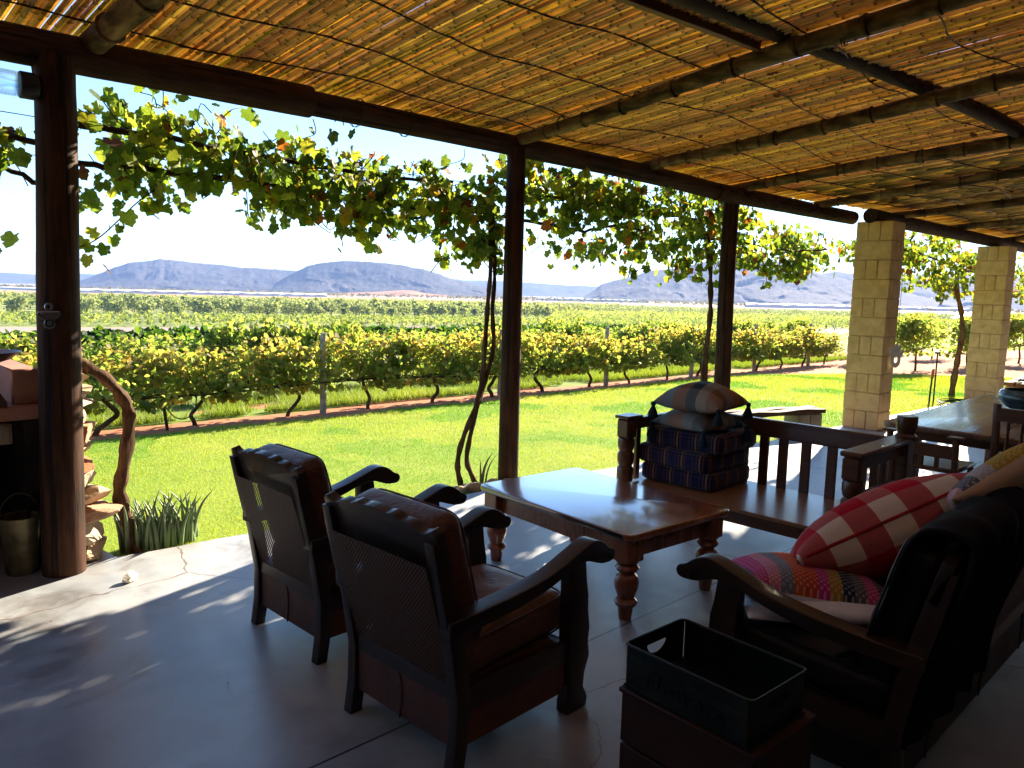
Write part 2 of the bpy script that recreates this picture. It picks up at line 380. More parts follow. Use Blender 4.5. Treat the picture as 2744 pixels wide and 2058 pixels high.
def np_mesh(name, V, F, mat, parent=None, tint=None, smooth=True, angle=40, kind=None):
    """V (n,3) array; F list of faces or (n,k) array"""
    me = bpy.data.meshes.new(name); V = np.asarray(V, dtype=np.float32)
    if isinstance(F, np.ndarray):
        k = F.shape[1]; nl = F.size; nf = F.shape[0]
        me.vertices.add(len(V)); me.vertices.foreach_set('co', V.ravel())
        me.loops.add(nl); me.loops.foreach_set('vertex_index', F.astype(np.int32).ravel())
        me.polygons.add(nf); me.polygons.foreach_set('loop_start', np.arange(0, nl, k, dtype=np.int32))
        try: me.polygons.foreach_set('loop_total', np.full(nf, k, dtype=np.int32))
        except Exception: pass
        me.update(calc_edges=True)
    else:
        me.from_pydata(V.tolist(), [], F)
    if tint is not None:
        at = me.attributes.new('tint', 'FLOAT_COLOR', 'POINT')
        t = np.asarray(tint, dtype=np.float32)
        if t.shape[1] == 3: t = np.concatenate([t, np.ones((len(t), 1), np.float32)], 1)
        at.data.foreach_set('color', t.ravel())
    me.polygons.foreach_set('use_smooth', np.full(len(me.polygons), smooth))
    me.materials.append(mat); me.update()
    if smooth and angle and not isinstance(F, np.ndarray):
        try: me.set_sharp_from_angle(angle=R(angle))
        except Exception: pass
    o = bpy.data.objects.new(name, me); link(o, parent)
    if kind: o['kind'] = kind
    return o

class MB:
    def __init__(s): s.V = []; s.F = []; s.T = []
    def add(s, V, F, mat=None, tint=None):
        b = len(s.V)
        for v in V:
            v = Vector(v)
            s.V.append(tuple(mat @ v) if mat else tuple(v)); s.T.append(tint or (1, 1, 1))
        s.F += [[b + i for i in f] for f in F]
        return s
    def box(s, c, size, ch=.004, rot=None, taper=None):
        h = [x / 2 for x in size]; ch = min(ch, min(h) * .9); V = []; idx = {}
        for sx in (-1, 1):
            for sy in (-1, 1):
                for sz in (-1, 1):
                    sg = (sx, sy, sz)
                    for a in range(3):
                        p = [sg[i] * (h[i] - (0 if i == a else ch)) for i in range(3)]
                        idx[sg, a] = len(V); V.append(p)
        F = []
        def put(f):
            P = [Vector(V[i]) for i in f]; n = (P[1] - P[0]).cross(P[2] - P[0]); ce = sum(P, Vector()) / len(P)
            F.append(f if n.dot(ce) > 0 else f[::-1])
        for a in range(3):
            b, c2 = [i for i in range(3) if i != a]
            for sa in (-1, 1):
                f = []
                for (q, r) in ((-1, -1), (1, -1), (1, 1), (-1, 1)):
                    sg = [0, 0, 0]; sg[a] = sa; sg[b] = q; sg[c2] = r; f.append(idx[tuple(sg), a])
                put(f)
            for q in (-1, 1):
                for r in (-1, 1):
                    sg1 = [0, 0, 0]; sg2 = [0, 0, 0]
                    sg1[a] = -1; sg2[a] = 1
                    for g in (sg1, sg2): g[b] = q; g[c2] = r
                    put([idx[tuple(sg1), b], idx[tuple(sg2), b], idx[tuple(sg2), c2], idx[tuple(sg1), c2]])
        for sx in (-1, 1):
            for sy in (-1, 1):
                for sz in (-1, 1): put([idx[(sx, sy, sz), a] for a in range(3)])
        Mx = Matrix.Translation(c)
        if rot is not None: Mx = Mx @ rot
        return s.add(V, F, Mx)
    def beam(s, a, b, w, h, ch=.004, up=(0, 0, 1)):
        a, b = Vector(a), Vector(b); d = b - a; L = d.length; d.normalize()
        y = Vector(up).cross(d); y.normalize(); z = d.cross(y)
        rot = Matrix(((d[0], y[0], z[0], 0), (d[1], y[1], z[1], 0), (d[2], y[2], z[2], 0), (0, 0, 0, 1)))
        return s.box((a + b) / 2, (L, w, h), ch, rot)
    def lathe(s, prof, c=(0, 0, 0), n=20, cap=True, wob=0):
        V = []; F = []
        for r, z in prof:
            for i in range(n):
                a = 2 * math.pi * i / n; V.append((c[0] + r * math.cos(a), c[1] + r * math.sin(a), c[2] + z))
        for j in range(len(prof) - 1):
            for i in range(n):
                k = (i + 1) % n; F.append([j * n + i, j * n + k, (j + 1) * n + k, (j + 1) * n + i])
        if cap: F.append(list(range(n))[::-1]); F.append([(len(prof) - 1) * n + i for i in range(n)])
        return s.add(V, F)
    def tube(s, P, rad, n=8, lump=0.0, seed=0, cap=True):
        P = [Vector(p) for p in P]; rr = rad if hasattr(rad, '__len__') else [rad] * len(P)
        rl = random.Random(seed); V = []; F = []
        t0 = (P[1] - P[0]).normalized(); u = t0.orthogonal().normalized()
        ph = [rl.uniform(0, 6.28) for _ in range(4)]
        for j, p in enumerate(P):
            t = ((P[min(j + 1, len(P) - 1)] - P[max(j - 1, 0)])).normalized()
            u = (u - t * u.dot(t)).normalized(); w = t.cross(u)
            for i in range(n):
                a = 2 * math.pi * i / n
                r = rr[j] * (1 + lump * (math.sin(3 * a + ph[0] + j * .35) * .6 + rl.uniform(-.5, .5)))
                V.append(p + u * (r * math.cos(a)) + w * (r * math.sin(a)))
        for j in range(len(P) - 1):
            for i in range(n):
                k = (i + 1) % n; F.append([j * n + i, j * n + k, (j + 1) * n + k, (j + 1) * n + i])
        if cap: F.append(list(range(n))[::-1]); F.append([(len(P) - 1) * n + i for i in range(n)])
        return s.add(V, F)
    def prism(s, out, lo, hi, axis='y', mat=None):
        """outline (a,b) extruded along axis"""
        def pt(a, b, t):
            return {'y': (a, t, b), 'x': (t, a, b), 'z': (a, b, t)}[axis]
        n = len(out); V = [pt(a, b, lo) for a, b in out] + [pt(a, b, hi) for a, b in out]
        F = [[i, (i + 1) % n, n + (i + 1) % n, n + i] for i in range(n)]
        F += [list(range(n))[::-1], [n + i for i in range(n)]]
        return s.add(V, F, mat)
    def build(s, name, mat, parent=None, bevel=0.0, tint=False, smooth=True, angle=38, kind=None, seg=2, sub=0):
        me = bpy.data.meshes.new(name); me.from_pydata(s.V, [], s.F)
        bm = bmesh.new(); bm.from_mesh(me)
        bmesh.ops.recalc_face_normals(bm, faces=bm.faces)
        if bevel:
            ed = [e for e in bm.edges if len(e.link_faces) == 2 and e.calc_face_angle(0) > R(28)]
            bmesh.ops.bevel(bm, geom=ed, offset=bevel, segments=seg, affect='EDGES', profile=.6, clamp_overlap=True)
        bm.to_mesh(me); bm.free()
        if tint:
            at = me.attributes.new('tint', 'FLOAT_COLOR', 'POINT')
            at.data.foreach_set('color', np.array([(*t, 1) for t in s.T], np.float32).ravel())
        me.polygons.foreach_set('use_smooth', np.full(len(me.polygons), smooth))
        me.materials.append(mat); me.update()
        if smooth: me.set_sharp_from_angle(angle=R(angle))
        o = bpy.data.objects.new(name, me); link(o, parent)
        if sub:
            md = o.modifiers.new('sub', 'SUBSURF'); md.levels = sub; md.render_levels = sub
        if kind: o['kind'] = kind
        return o

def tag(o, label, cat, group=None):
    o['label'] = label; o['category'] = cat
    if group: o['group'] = group
    return o

def thing(name, label, cat, loc=(0, 0, 0), rz=0.0, group=None):
    o = bpy.data.objects.new(name, None); o.empty_display_size = .1; COL.objects.link(o)
    o.location = loc; o.rotation_euler = (0, 0, rz)
    return tag(o, label, cat, group)

def dup(root, loc, rz=0.0, label=None, scale=None):
    r = root.copy(); COL.objects.link(r); r.location = loc; r.rotation_euler = (0, 0, rz)
    if label: r['label'] = label
    if scale: r.scale = scale if hasattr(scale, '__len__') else (scale,) * 3
    for ch in list(root.children):
        c = ch.copy(); COL.objects.link(c); c.parent = r
        for g in list(ch.children):
            d = g.copy(); COL.objects.link(d); d.parent = c
    return r

def spline(P, n=8):
    """Catmull-Rom through points (any dimension)"""
    P = np.array(P, float); Q = np.vstack([2 * P[0] - P[1], P, 2 * P[-1] - P[-2]]); out = []
    for i in range(1, len(Q) - 2):
        for k in range(n):
            t = k / n; a, b, c, d = Q[i - 1], Q[i], Q[i + 1], Q[i + 2]
            out.append(.5 * (2 * b + (c - a) * t + (2 * a - 5 * b + 4 * c - d) * t * t + (3 * b - a - 3 * c + d) * t ** 3))
    out.append(P[-1]); return np.array(out)

# value noise in numpy
_perm = rng.random((64, 64, 8))
def vnoise(x, y, k=0):
    x = np.asarray(x, float); y = np.asarray(y, float)
    xi = np.floor(x).astype(int); yi = np.floor(y).astype(int); fx = x - xi; fy = y - yi
    fx = fx * fx * (3 - 2 * fx); fy = fy * fy * (3 - 2 * fy)
    g = lambda a, b: _perm[a % 64, b % 64, k]
    return (g(xi, yi) * (1 - fx) + g(xi + 1, yi) * fx) * (1 - fy) + (g(xi, yi + 1) * (1 - fx) + g(xi + 1, yi + 1) * fx) * fy
def fbm(x, y, oct=5, k=0, gain=.5):
    s = 0; a = 1; n = 0
    for o in range(oct):
        s = s + a * vnoise(np.asarray(x) * 2 ** o + 17.3 * o, np.asarray(y) * 2 ** o + 5.1 * o, (k + o) % 8); n += a; a *= gain
    return s / n

# leaves -----------------------------------------------------------------
_half = [(0.0, .04), (.16, -.10), (.36, -.12), (.50, .04), (.45, .18), (.60, .36), (.55, .54), (.37, .56), (.35, .74), (.17, .84), (0.0, 1.0)]
_pts = [(0, .36, .05)] + [(x, y, -.22 * x * x - .12 * (y - .4) ** 2 + .05 * math.sin(9 * x + 7 * y)) for x, y in _half] + [(-x, y, -.22 * x * x - .12 * (y - .4) ** 2 + .05 * math.sin(8 * y - 6 * x)) for x, y in _half[-2:0:-1]]
_nl = len(_pts) - 1
LOBED = (np.array(_pts), np.array([[0, i, i % _nl + 1] for i in range(1, _nl + 1)]))
SIMPLE = (np.array([(0, 0, 0), (-.5, .12, .10), (-.42, .62, .12), (0, 1, -.05), (.42, .62, .12), (.5, .12, .10)]), np.array([[0, 3, 2, 1], [0, 5, 4, 3]]))
def leaf_cloud(name, P, T, N, S, C, mat, shape=LOBED, parent=None, kind=None):
    P = np.asarray(P, float); T = np.asarray(T, float); N = np.asarray(N, float); S = np.asarray(S, float)
    T = T / np.linalg.norm(T, axis=1, keepdims=True)
    N = N - T * (N * T).sum(1, keepdims=True); N = N / (np.linalg.norm(N, axis=1, keepdims=True) + 1e-9)
    B = np.cross(N, T); pts, fc = shape; k = len(pts)
    curl = rng.uniform(-1.0, 3.2, (len(P), 1, 1))
    V = P[:, None, :] + S[:, None, None] * (pts[None, :, 0:1] * B[:, None, :] + pts[None, :, 1:2] * T[:, None, :] + pts[None, :, 2:3] * curl * N[:, None, :])
    F = (fc[None] + (np.arange(len(P)) * k)[:, None, None]).reshape(-1, fc.shape[1])
    tint = np.repeat(np.asarray(C, float), k, axis=0)
    return np_mesh(name, V.reshape(-1, 3), F, mat, parent, tint, smooth=False, kind=kind)

def pick(pal, w, n):
    pal = np.array(pal); w = np.array(w, float); i = rng.choice(len(pal), n, p=w / w.sum())
    return pal[i] * rng.uniform(.75, 1.25, (n, 1))


# ------------------------------------------------------------------ terrain
_pv = np.array([-4000, 4.4, 9.5, 14, 30, 70, 150, 180, 240, 380, 700, 1200, 2600, 4000, 9000.])
_pz = np.array([-.06, -.06, -.2, -.45, -1.3, -3.2, -7.0, -7.7, -8.3, -8.8, -9.6, -11, -18, -20, -25.])
def tz(X, Y):
    X = np.asarray(X, float); Y = np.asarray(Y, float)
    v = .325 * X + .946 * Y; d = np.hypot(X, Y); k = np.clip((d - 18) / 45, 0, 1); k = k * k * (3 - 2 * k)
    s = Y * (1 - k) + v * k
    return np.interp(s, _pv, _pz) + np.where(d > 30, (fbm(X / 60 + 9, Y / 60 + 4, 4) - .5) * .6 * np.clip((d - 30) / 60, 0, 1), 0)
def tz1(x, y): return float(tz(x, y))

def ground():
    ang = np.concatenate([np.arange(-180, -30, 10), np.arange(-30, 118, .45), np.arange(118, 180, 10)])
    rad = [2.5]
    while rad[-1] < 6400: rad.append(rad[-1] * (1.013 if rad[-1] < 400 else 1.04) + .01)
    rad = np.array(rad); A, Rr = np.meshgrid(np.radians(ang), rad)
    X = Rr * np.cos(A); Y = Rr * np.sin(A); Z = tz(X, Y)
    Z = np.where(Y < 4.6, np.minimum(Z, -.10), Z)
    n, m = Z.shape
    V = np.stack([X, Y, Z], -1).reshape(-1, 3)
    V = np.vstack([V, [[0, 0, -.1]]])
    j = np.arange(n - 1)[:, None]; i = np.arange(m)[None, :]; k = (i + 1) % m
    F = np.stack([j * m + i, j * m + k, (j + 1) * m + k, (j + 1) * m + i], -1).reshape(-1, 4)[:, ::-1]
    v = .325 * X + .946 * Y; u = .946 * X - .325 * Y
    soil = np.array([.44, .18, .10]); grassy = np.array([.17, .24, .045]); sand = np.array([.50, .29, .20])
    C = np.zeros(X.shape + (3,)); C[:] = grassy
    nz = fbm(X * .9, Y * .9, 4, 2); d = np.hypot(X, Y)
    row = 9.5 - .027 * (X - 4)
    nearm = d < 60
    strip = (np.abs(Y - row + .12) < .55 + .5 * (nz - .5)) & nearm
    C[strip] = soil
    yard = ((X > 14.8) & (Y < row + .25)) | ((X > 18.5) & (Y < 11.5 + .15 * (X - 18))) & (X < 60) & (Y < 14)
    C[yard & nearm] = soil * np.array([1.15, 1.2, 1.25])
    patch = (nz > .62) & (Y > row + .4) & nearm
    C[patch] = soil * .9
    far = v > 136
    pal = [(136, 181, (.36, .27, .235)), (181, 241, (.22, .27, .08)), (241, 385, (.36, .42, .15)), (385, 560, (.28, .31, .10)), (560, 960, sand),
           (960, 1030, (.16, .2, .08)), (1030, 20000, (.42, .33, .26))]
    wob = (fbm(X / 120, Y / 120, 3, 4) - .5)
    for a, b, c in pal:
        mk = far & (v + wob * .15 * v >= a) & (v + wob * .15 * v < b); C[mk] = c
    # green strips and sandy tongues in the flats
    st = (v > 500) & (v < 900) & (fbm(u / 400, v / 70, 3, 5) > .58); C[st] = (.17, .22, .08)
    st = (v > 420) & (v < 640) & (fbm(u / 300 + 3, v / 60, 3, 6) > .60); C[st] = sand
    scr = (v > 960) & (fbm(u / 60, v / 90, 4, 1) > .56); C[scr] = (.20, .17, .11)
    red = (v > 1300) & (v < 2400) & (np.abs(np.degrees(np.arctan2(Y, X)) - 53) < 6) & (fbm(u / 200, v / 150, 3, 3) > .45); C[red] = (.55, .27, .15)
    tint = np.vstack([C.reshape(-1, 3), [soil]])
    np_mesh('ground', V, F, M['ground'], None, tint, kind='structure')
ground()

DECK_EDGE = [(-6, 4.62), (1.2, 4.6), (2.1, 4.51), (3.4, 4.40), (5.2, 4.265), (6.5, 4.15), (7.9, 3.98), (9.5, 3.93), (13.5, 3.72), (24, 3.4)]
def deck_y(x): return np.interp(x, [p[0] for p in DECK_EDGE], [p[1] for p in DECK_EDGE])

def lawn():
    xs = np.concatenate([np.arange(-8, 12, .2), np.arange(12, 19.4, .1)]); n = 46; V = []; keep = []
    def far_y(x):
        base = 8.92 - .027 * (x - 4) + .06 * math.sin(x * 2.1) + .04 * math.sin(x * 5.3)
        return float(np.interp(x, [-10, 14, 15.5, 16.4, 17.4, 18.3, 18.8, 19.4], [base, base, 8.45, 7.9, 7.15, 6.2, 5.2, 3.6]) if x > 14 else base)
    for x in xs:
        y0 = float(deck_y(x)) - .05 if x > 1.2 else 4.9; y1 = far_y(x)
        for j in range(n):
            y = y0 + (y1 - y0) * j / (n - 1); V.append((x, y, tz1(x, y) + .03))
    m = len(xs); i = np.arange(m - 1)[:, None]; j = np.arange(n - 1)[None]
    F = np.stack([i * n + j, (i + 1) * n + j, (i + 1) * n + j + 1, i * n + j + 1], -1).reshape(-1, 4)
    o = np_mesh('lawn', np.array(V), F, M['lawn'], None, kind='structure')
    return far_y
far_y = lawn()

def blades(name, X, Y, H, W, C, z0=.02):
    n = len(X); a = rng.uniform(0, 6.283, n); lean = rng.uniform(0.1, .9, n) * H; b = a + rng.uniform(-.8, .8, n) + 1.57
    Z = tz(X, Y) + z0
    V = np.empty((n, 3, 3)); dx, dy = np.cos(a) * W / 2, np.sin(a) * W / 2
    V[:, 0] = np.stack([X - dx, Y - dy, Z], -1); V[:, 1] = np.stack([X + dx, Y + dy, Z], -1)
    V[:, 2] = np.stack([X + np.cos(b) * lean, Y + np.sin(b) * lean, Z + H], -1)
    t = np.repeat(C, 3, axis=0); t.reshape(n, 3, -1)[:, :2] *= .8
    return np_mesh(name, V.reshape(-1, 3), np.arange(3 * n).reshape(-1, 3), M['grass'], None, t, smooth=False, kind='stuff')

def grass():
    # mown lawn: denser near the camera
    n = 330000
    u = rng.random(n); X = -1 + 20.2 * u ** 1.35; fy = np.array([far_y(x) for x in np.linspace(-2, 19.5, 200)])
    y1 = np.interp(X, np.linspace(-2, 19.5, 200), fy) + rng.normal(0, .03, n); y0 = np.where(X > 1.25, deck_y(X) + .005, 4.95)
    Y = y0 + (y1 - y0) * rng.random(n) ** 1.15
    d = np.hypot(X, Y); k = np.clip(d / 8, .8, 2.2)
    f = fbm(X * .9, Y * .9, 4, 3); g = fbm(X * 4, Y * 4, 3, 5)
    base = np.array([.22, .34, .03]) * (1 - f[:, None]) + np.array([.39, .42, .065]) * f[:, None]
    dry = (rng.random(n) < .06 + 1.2 * np.clip(g - .50, 0, 1) + .5 * np.clip(f - .6, 0, 1)); base[dry] = np.array([.36, .31, .13])
    lush = f < .40; base[lush] = np.array([.11, .26, .018])
    C = base * rng.uniform(.7, 1.3, (n, 1))
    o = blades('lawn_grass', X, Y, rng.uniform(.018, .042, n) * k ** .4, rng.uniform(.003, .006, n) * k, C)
    tag(o, 'short bright green mown grass blades of the lawn', 'grass')
    # taller ragged grass under and behind the vine rows
    n = 120000
    X = -3 + 27 * rng.random(n) ** 1.2; off = .42 + 2.6 * rng.random(n) ** 1.3
    Y = 9.5 - .027 * (X - 4) + off
    f = fbm(X * 1.3, Y * 1.3, 4, 6); keep = f > .40 - .05 * np.sin(X); X, Y, f = X[keep], Y[keep], f[keep]; n = len(X)
    C = (np.array([.10, .21, .02]) * (1 - f[:, None]) + np.array([.26, .30, .06]) * f[:, None]) * rng.uniform(.7, 1.3, (n, 1))
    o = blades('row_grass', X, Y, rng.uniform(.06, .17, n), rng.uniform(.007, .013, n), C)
    tag(o, 'taller ragged green grass growing between the vineyard rows', 'grass')
grass()

# deck slab
def deck():
    E = DECK_EDGE; top = []; V = []; F = []
    xs = []
    for (a, b) in zip(E[:-1], E[1:]):
        for k in range(6): xs.append(a[0] + (b[0] - a[0]) * k / 6)
    xs.append(E[-1][0])
    for x in xs:
        y = float(deck_y(x)) + .012 * math.sin(x * 3.1) + .006 * math.sin(x * 11)
        if x < 1.25: y = 6.2
        V += [(x, -2.2, 0), (x, y - .015, 0), (x, y, -.015), (x, y + .01, -.3)]
    for i in range(len(xs) - 1):
        for j in range(3): F.append([4 * i + j, 4 * i + 4 + j, 4 * i + 5 + j, 4 * i + 1 + j])
    mb = MB(); mb.add(V, F); mb.build('deck_floor', M['deck'], kind='structure', angle=60)
deck()

# house wall behind the camera that keeps the porch dark
mb = MB(); mb.box((9.5, -1.6, 1.6), (26, .2, 3.6), .01); mb.box((-2.0, 1.4, 1.6), (.2, 6.2, 3.6), .01)
tag(mb.build('house_wall', M['housewall']), 'brown plastered house wall at the back of the porch', 'wall')

# ------------------------------------------------------------------ hills
def hill(name, label, sky, D, depth, base=-24, seed=0, rough=1.0, mat='hill'):
    az = np.array([s[0] for s in sky])[::-1]; el = np.array([s[1] for s in sky])[::-1]
    a = np.arange(az[0], az[-1], .07); e = np.interp(a, az, el)
    ker = np.ones(5) / 5; e = np.convolve(np.pad(e, 2, 'edge'), ker, 'valid'); e = e + (fbm(a * 1.6 + seed, a * 0 + 2.0, 4, 3) - .5) * .0022 * np.clip(e / .012, 0, 1)
    ns = 60; s = np.linspace(0, 1, ns)
    A, S = np.meshgrid(np.radians(a), s); Eh = np.tile(e, (ns, 1))
    crest = 1.55 + Eh * D - base                # height of crest above base
    wp = fbm(A * 20, S * 4 + seed, 3, 5) * .12; fl = fbm((A + wp) * 40 + seed, S * 6 + seed, 5, seed % 8); rd = 1 - np.abs(2 * fbm(A * 110 + seed, S * 9, 5, (seed + 3) % 8) - 1)
    up = np.clip(S / .62, 0, 1)
    prof = np.where(up < .45, up * .75, .3375 + (up - .45) / .55 * .6625)     # scree then cliff band
    prof = prof + (.20 * (fl - .5) + .03 * (rd - .75)) * np.sin(np.pi * up) * rough
    back = np.clip((S - .62) / .38, 0, 1)
    h = crest * np.where(S <= .62, prof, 1 - .75 * back ** 1.3)
    h += (fbm((A + wp * .2) * 260, S * 60, 4, 2) - .5) * 4 * rough * (S < .95) * (crest > 12)
    rr = D - depth * .62 + S * depth + (fbm((A + wp) * 34 + 5, S * 3, 3, 1) - .5) * depth * .22 * (1 - up)
    X = rr * np.cos(A); Y = rr * np.sin(A); Z = base + np.clip(h, -3, None)
    n, m = X.shape; V = np.stack([X, Y, Z], -1).reshape(-1, 3)
    j = np.arange(n - 1)[:, None]; i = np.arange(m - 1)[None]
    F = np.stack([j * m + i, j * m + i + 1, (j + 1) * m + i + 1, (j + 1) * m + i], -1).reshape(-1, 4)[:, ::-1]
    o = np_mesh(name, V, F, M[mat], None, kind='structure'); o['label'] = label
    return o
SK_A = [(77.01, -.0056), (75.65, -.0038), (74.95, 0), (73.88, .00867), (72.91, .01672), (72.17, .02214), (71.06, .02456), (70.43, .02785), (69.55, .0268), (68.53, .02509), (66.96, .02368), (65.36, .02147), (63.73, .02071), (61.92, .0196), (61.22, .0190), (60.2, .0175), (59.0, .012), (57.5, .005), (56.2, -.001)]
SK_B = [(63.75, -.00814), (62.35, .009), (61.65, .0165), (60.65, .0252), (59.51, .03), (58.65, .03255), (57.19, .03339), (55.43, .03258), (53.65, .02964), (52.15, .02442), (50.94, .01847), (49.73, .01247), (48.51, .00777), (46.82, .0005), (46, -.004)]
SK_F = [(100, .006), (90, .007), (84, .0062), (79.58, .00682), (76.99, .0052), (75.17, .00791), (74.12, .00807), (72.81, .00695), (65, .012), (53.92, .01441), (50.92, .01376), (47.88, .01385), (44.84, .01205), (41.79, .01023), (39.67, .00983), (37.28, .01007), (30, .01)]
SK_C = [(40.6, -.004), (40.26, -.0004), (39.67, .00642), (39.38, .01179), (38.19, .01883), (37.3, .02179), (36.43, .02862), (35.12, .03297), (34.39, .03399), (33.52, .03735), (32.24, .04284), (31.53, .0443), (29.71, .04853), (28.18, .04885), (27.07, .04534), (25.97, .04063), (24.88, .03473), (24.07, .03005), (21.97, .02218), (19.44, .01351), (17, .002)]
SK_D = [(28.5, .012), (27.25, .01791), (24.6, .02868), (24.08, .03127), (23.31, .0339), (22.27, .03221), (20.74, .02971), (19.03, .0313), (15.97, .0308), (12.64, .02924), (6, .03), (-10, .025), (-25, .02)]
hill('sand_dune', 'orange sand slope at the foot of the flat topped hill', [(58.9, -.0075), (57.6, -.0063), (56.2, -.0050), (55.0, -.0032), (53.8, -.0013), (53.1, -.0016), (52.3, -.0045), (50.8, -.0066), (49.9, -.0090)], 1750, 260, -14.5, 5, .25, 'sandhill')
hill('far_ridge', 'low hazy ridge along the horizon between the hills', SK_F, 5200, 1200, -26, 4, .5)
hill('rounded_hill', 'long blue hill on the left sloping down to the right', SK_A, 2900, 900, -19, 1)
hill('cliff_hill', 'flat topped blue hill with a cliff band left of the middle post', SK_B, 2600, 700, -18, 2)
hill('broad_hill', 'broad tall blue mountain behind the right hand post', SK_C, 2700, 1000, -20, 3)
hill('right_ridge', 'hazy mountain ridge running out behind the block pillars', SK_D, 3300, 1200, -21, 6)

# thin dusty air over the valley
mb = MB(); mb.box((0, 0, 70), (13200, 13200, 240), 1)
hz = NT('valley_haze'); pv = hz.n('ShaderNodeVolumePrincipled', {'Color': (.34, .52, 1.0), 'Density': 1.6e-4, 'Anisotropy': 0.0}); hz.t.links.new(pv.outputs[0], hz.out.inputs['Volume'])
mb.build('haze', hz.m, kind='stuff')

# white shade nets on the plain
def net(label, P, h):
    z = [tz1(*p) for p in P]; z0 = min(z) - 1; V = [(*p, z0) for p in P] + [(*p, zz + h) for p, zz in zip(P, z)]
    # pitched ripples of the net roof
    mb = MB(); mb.add(V, [[0, 1, 5, 4], [1, 2, 6, 5], [2, 3, 7, 6], [3, 0, 4, 7]])
    n = 14
    for i in range(n):
        a0, a1 = i / n, (i + 1) / n; am = (a0 + a1) / 2
        L = lambda A, B, t, dz=0: tuple(Vector(A).lerp(Vector(B), t) + Vector((0, 0, dz)))
        p = [L(V[4], V[5], a0), L(V[4], V[5], am, .8), L(V[4], V[5], a1), L(V[7], V[6], a0), L(V[7], V[6], am, .8), L(V[7], V[6], a1)]
        mb.add(p, [[0, 1, 4, 3], [1, 2, 5, 4]])
    tag(mb.build('shade_net', M['net'], smooth=False), label, 'shade net', 'white shade nets on the plain')
net('long white shade net below the left hill', [(235, 850), (475, 800), (640, 1080), (200, 1120)], 2.0)
net('white shade net at the far left edge of the plain', [(150, 1350), (230, 1300), (250, 1560), (150, 1600)], 5)
net('white shade net on the plain below the broad mountain', [(850, 470), (1250, 330), (1420, 420), (1150, 640)], 3.5)
net('thin white shade net between the middle and right posts', [(900, 850), (1050, 770), (1120, 850), (960, 930)], 3)

# ------------------------------------------------------------------ vineyard
PAL_Y = [(.18, .27, .065), (.23, .30, .07), (.26, .31, .08), (.36, .35, .10), (.42, .32, .10), (.42, .20, .08)]
PAL_G = [(.06, .13, .02), (.10, .19, .028), (.16, .25, .04), (.27, .31, .045)]
def vine_mesh(n, hgt, autumn, seed, dens=1.0):
    """foliage arrays for one trained vine, local frame, row along x"""
    g = np.random.default_rng(seed); n = int(n * dens)
    cl = g.uniform(-.66, .66, (26, 1)); cz = .28 + (hgt - .28) * g.random((26, 1)) ** .8; cy = g.normal(0, .13, (26, 1)) * (1.15 - .4 * (cz / hgt))
    cc = np.hstack([cl, cy, cz]); k = g.integers(0, 26, n)
    P = cc[k] + g.normal(0, 1, (n, 3)) * np.array([.11, .12, .09])
    sh = g.random(n) < .10; t = g.random(n)
    P[sh, 2] = hgt * .85 + t[sh] * .32; P[sh, 0] = (g.integers(0, 7, n)[sh] - 3) * .22 + t[sh] * .15; P[sh, 1] = g.normal(0, .10, n)[sh]
    P[:, 2] = np.where(P[:, 2] < .36, .36 + .3 * g.random(n) ** 2, P[:, 2])
    T = np.stack([g.normal(0, .7, n), g.normal(0, .7, n) - .2, g.normal(-.7, .5, n)], -1)
    N = np.stack([g.normal(.3, .6, n), g.normal(-.25, .6, n), g.normal(.75, .4, n)], -1)
    S = g.uniform(.048, .098, n)
    hh = np.clip((P[:, 2] - .2) / (hgt - .1), 0, 1.2)
    w = np.clip((.08 + hh * .70) * autumn + g.normal(0, .27, n), 0, .999)
    C = np.array(PAL_Y)[np.clip((w ** 1.15 * 5.0).astype(int), 0, 5)] if autumn > .3 else np.array(PAL_G)[np.clip((w * 4 + g.normal(.8, .8, n)).astype(int), 0, 3)]
    C = C * g.uniform(.75, 1.25, (n, 1))
    return P, T, N, S, C
def vine_trunk(seed, hgt):
    g = random.Random(seed); mb = MB(); b = g.uniform(-.13, .13); s = g.choice((-1, 1))
    pts = spline([(0, 0, -.12), (.02 * s, 0, .05), (.09 * s + b * .3, g.uniform(-.03, .03), .16), (.10 * s + b, .02, .27), (.03 * s + b, 0, .40), (b * .5, 0, .52)], 5)
    mb.tube(pts, np.linspace(.03, .022, len(pts)) * g.uniform(.85, 1.3), 8, .18, seed)
    for sg in (-1, 1):
        arm = spline([(b * .5, 0, .50), (.2 * sg, g.uniform(-.03, .03), .46), (.42 * sg, 0, .5), (.62 * sg, g.uniform(-.04, .04), .47)], 4)
        mb.tube(arm, np.linspace(.02, .011, len(arm)), 6, .15, seed + 3)
        for k in range(3):
            x = sg * (.15 + .2 * k); sh = spline([(x, 0, .48), (x + g.uniform(-.1, .1), g.uniform(-.1, .1), .48 + hgt * .3), (x + g.uniform(-.2, .2), g.uniform(-.15, .15), .4 + hgt * .62)], 3)
            mb.tube(sh, .006, 5)
    return mb
def proto_vine(label, group, n, hgt, autumn, seed):
    t = thing('grapevine', label, 'grapevine', (0, 0, 0), 0, group)
    vine_trunk(seed, hgt).build('trunk', M['bark'], t)
    P, T, N, S, C = vine_mesh(n, hgt, autumn, seed)
    leaf_cloud('foliage', P, T, N, S, C, M['rowleaf'], SIMPLE, t)
    return t
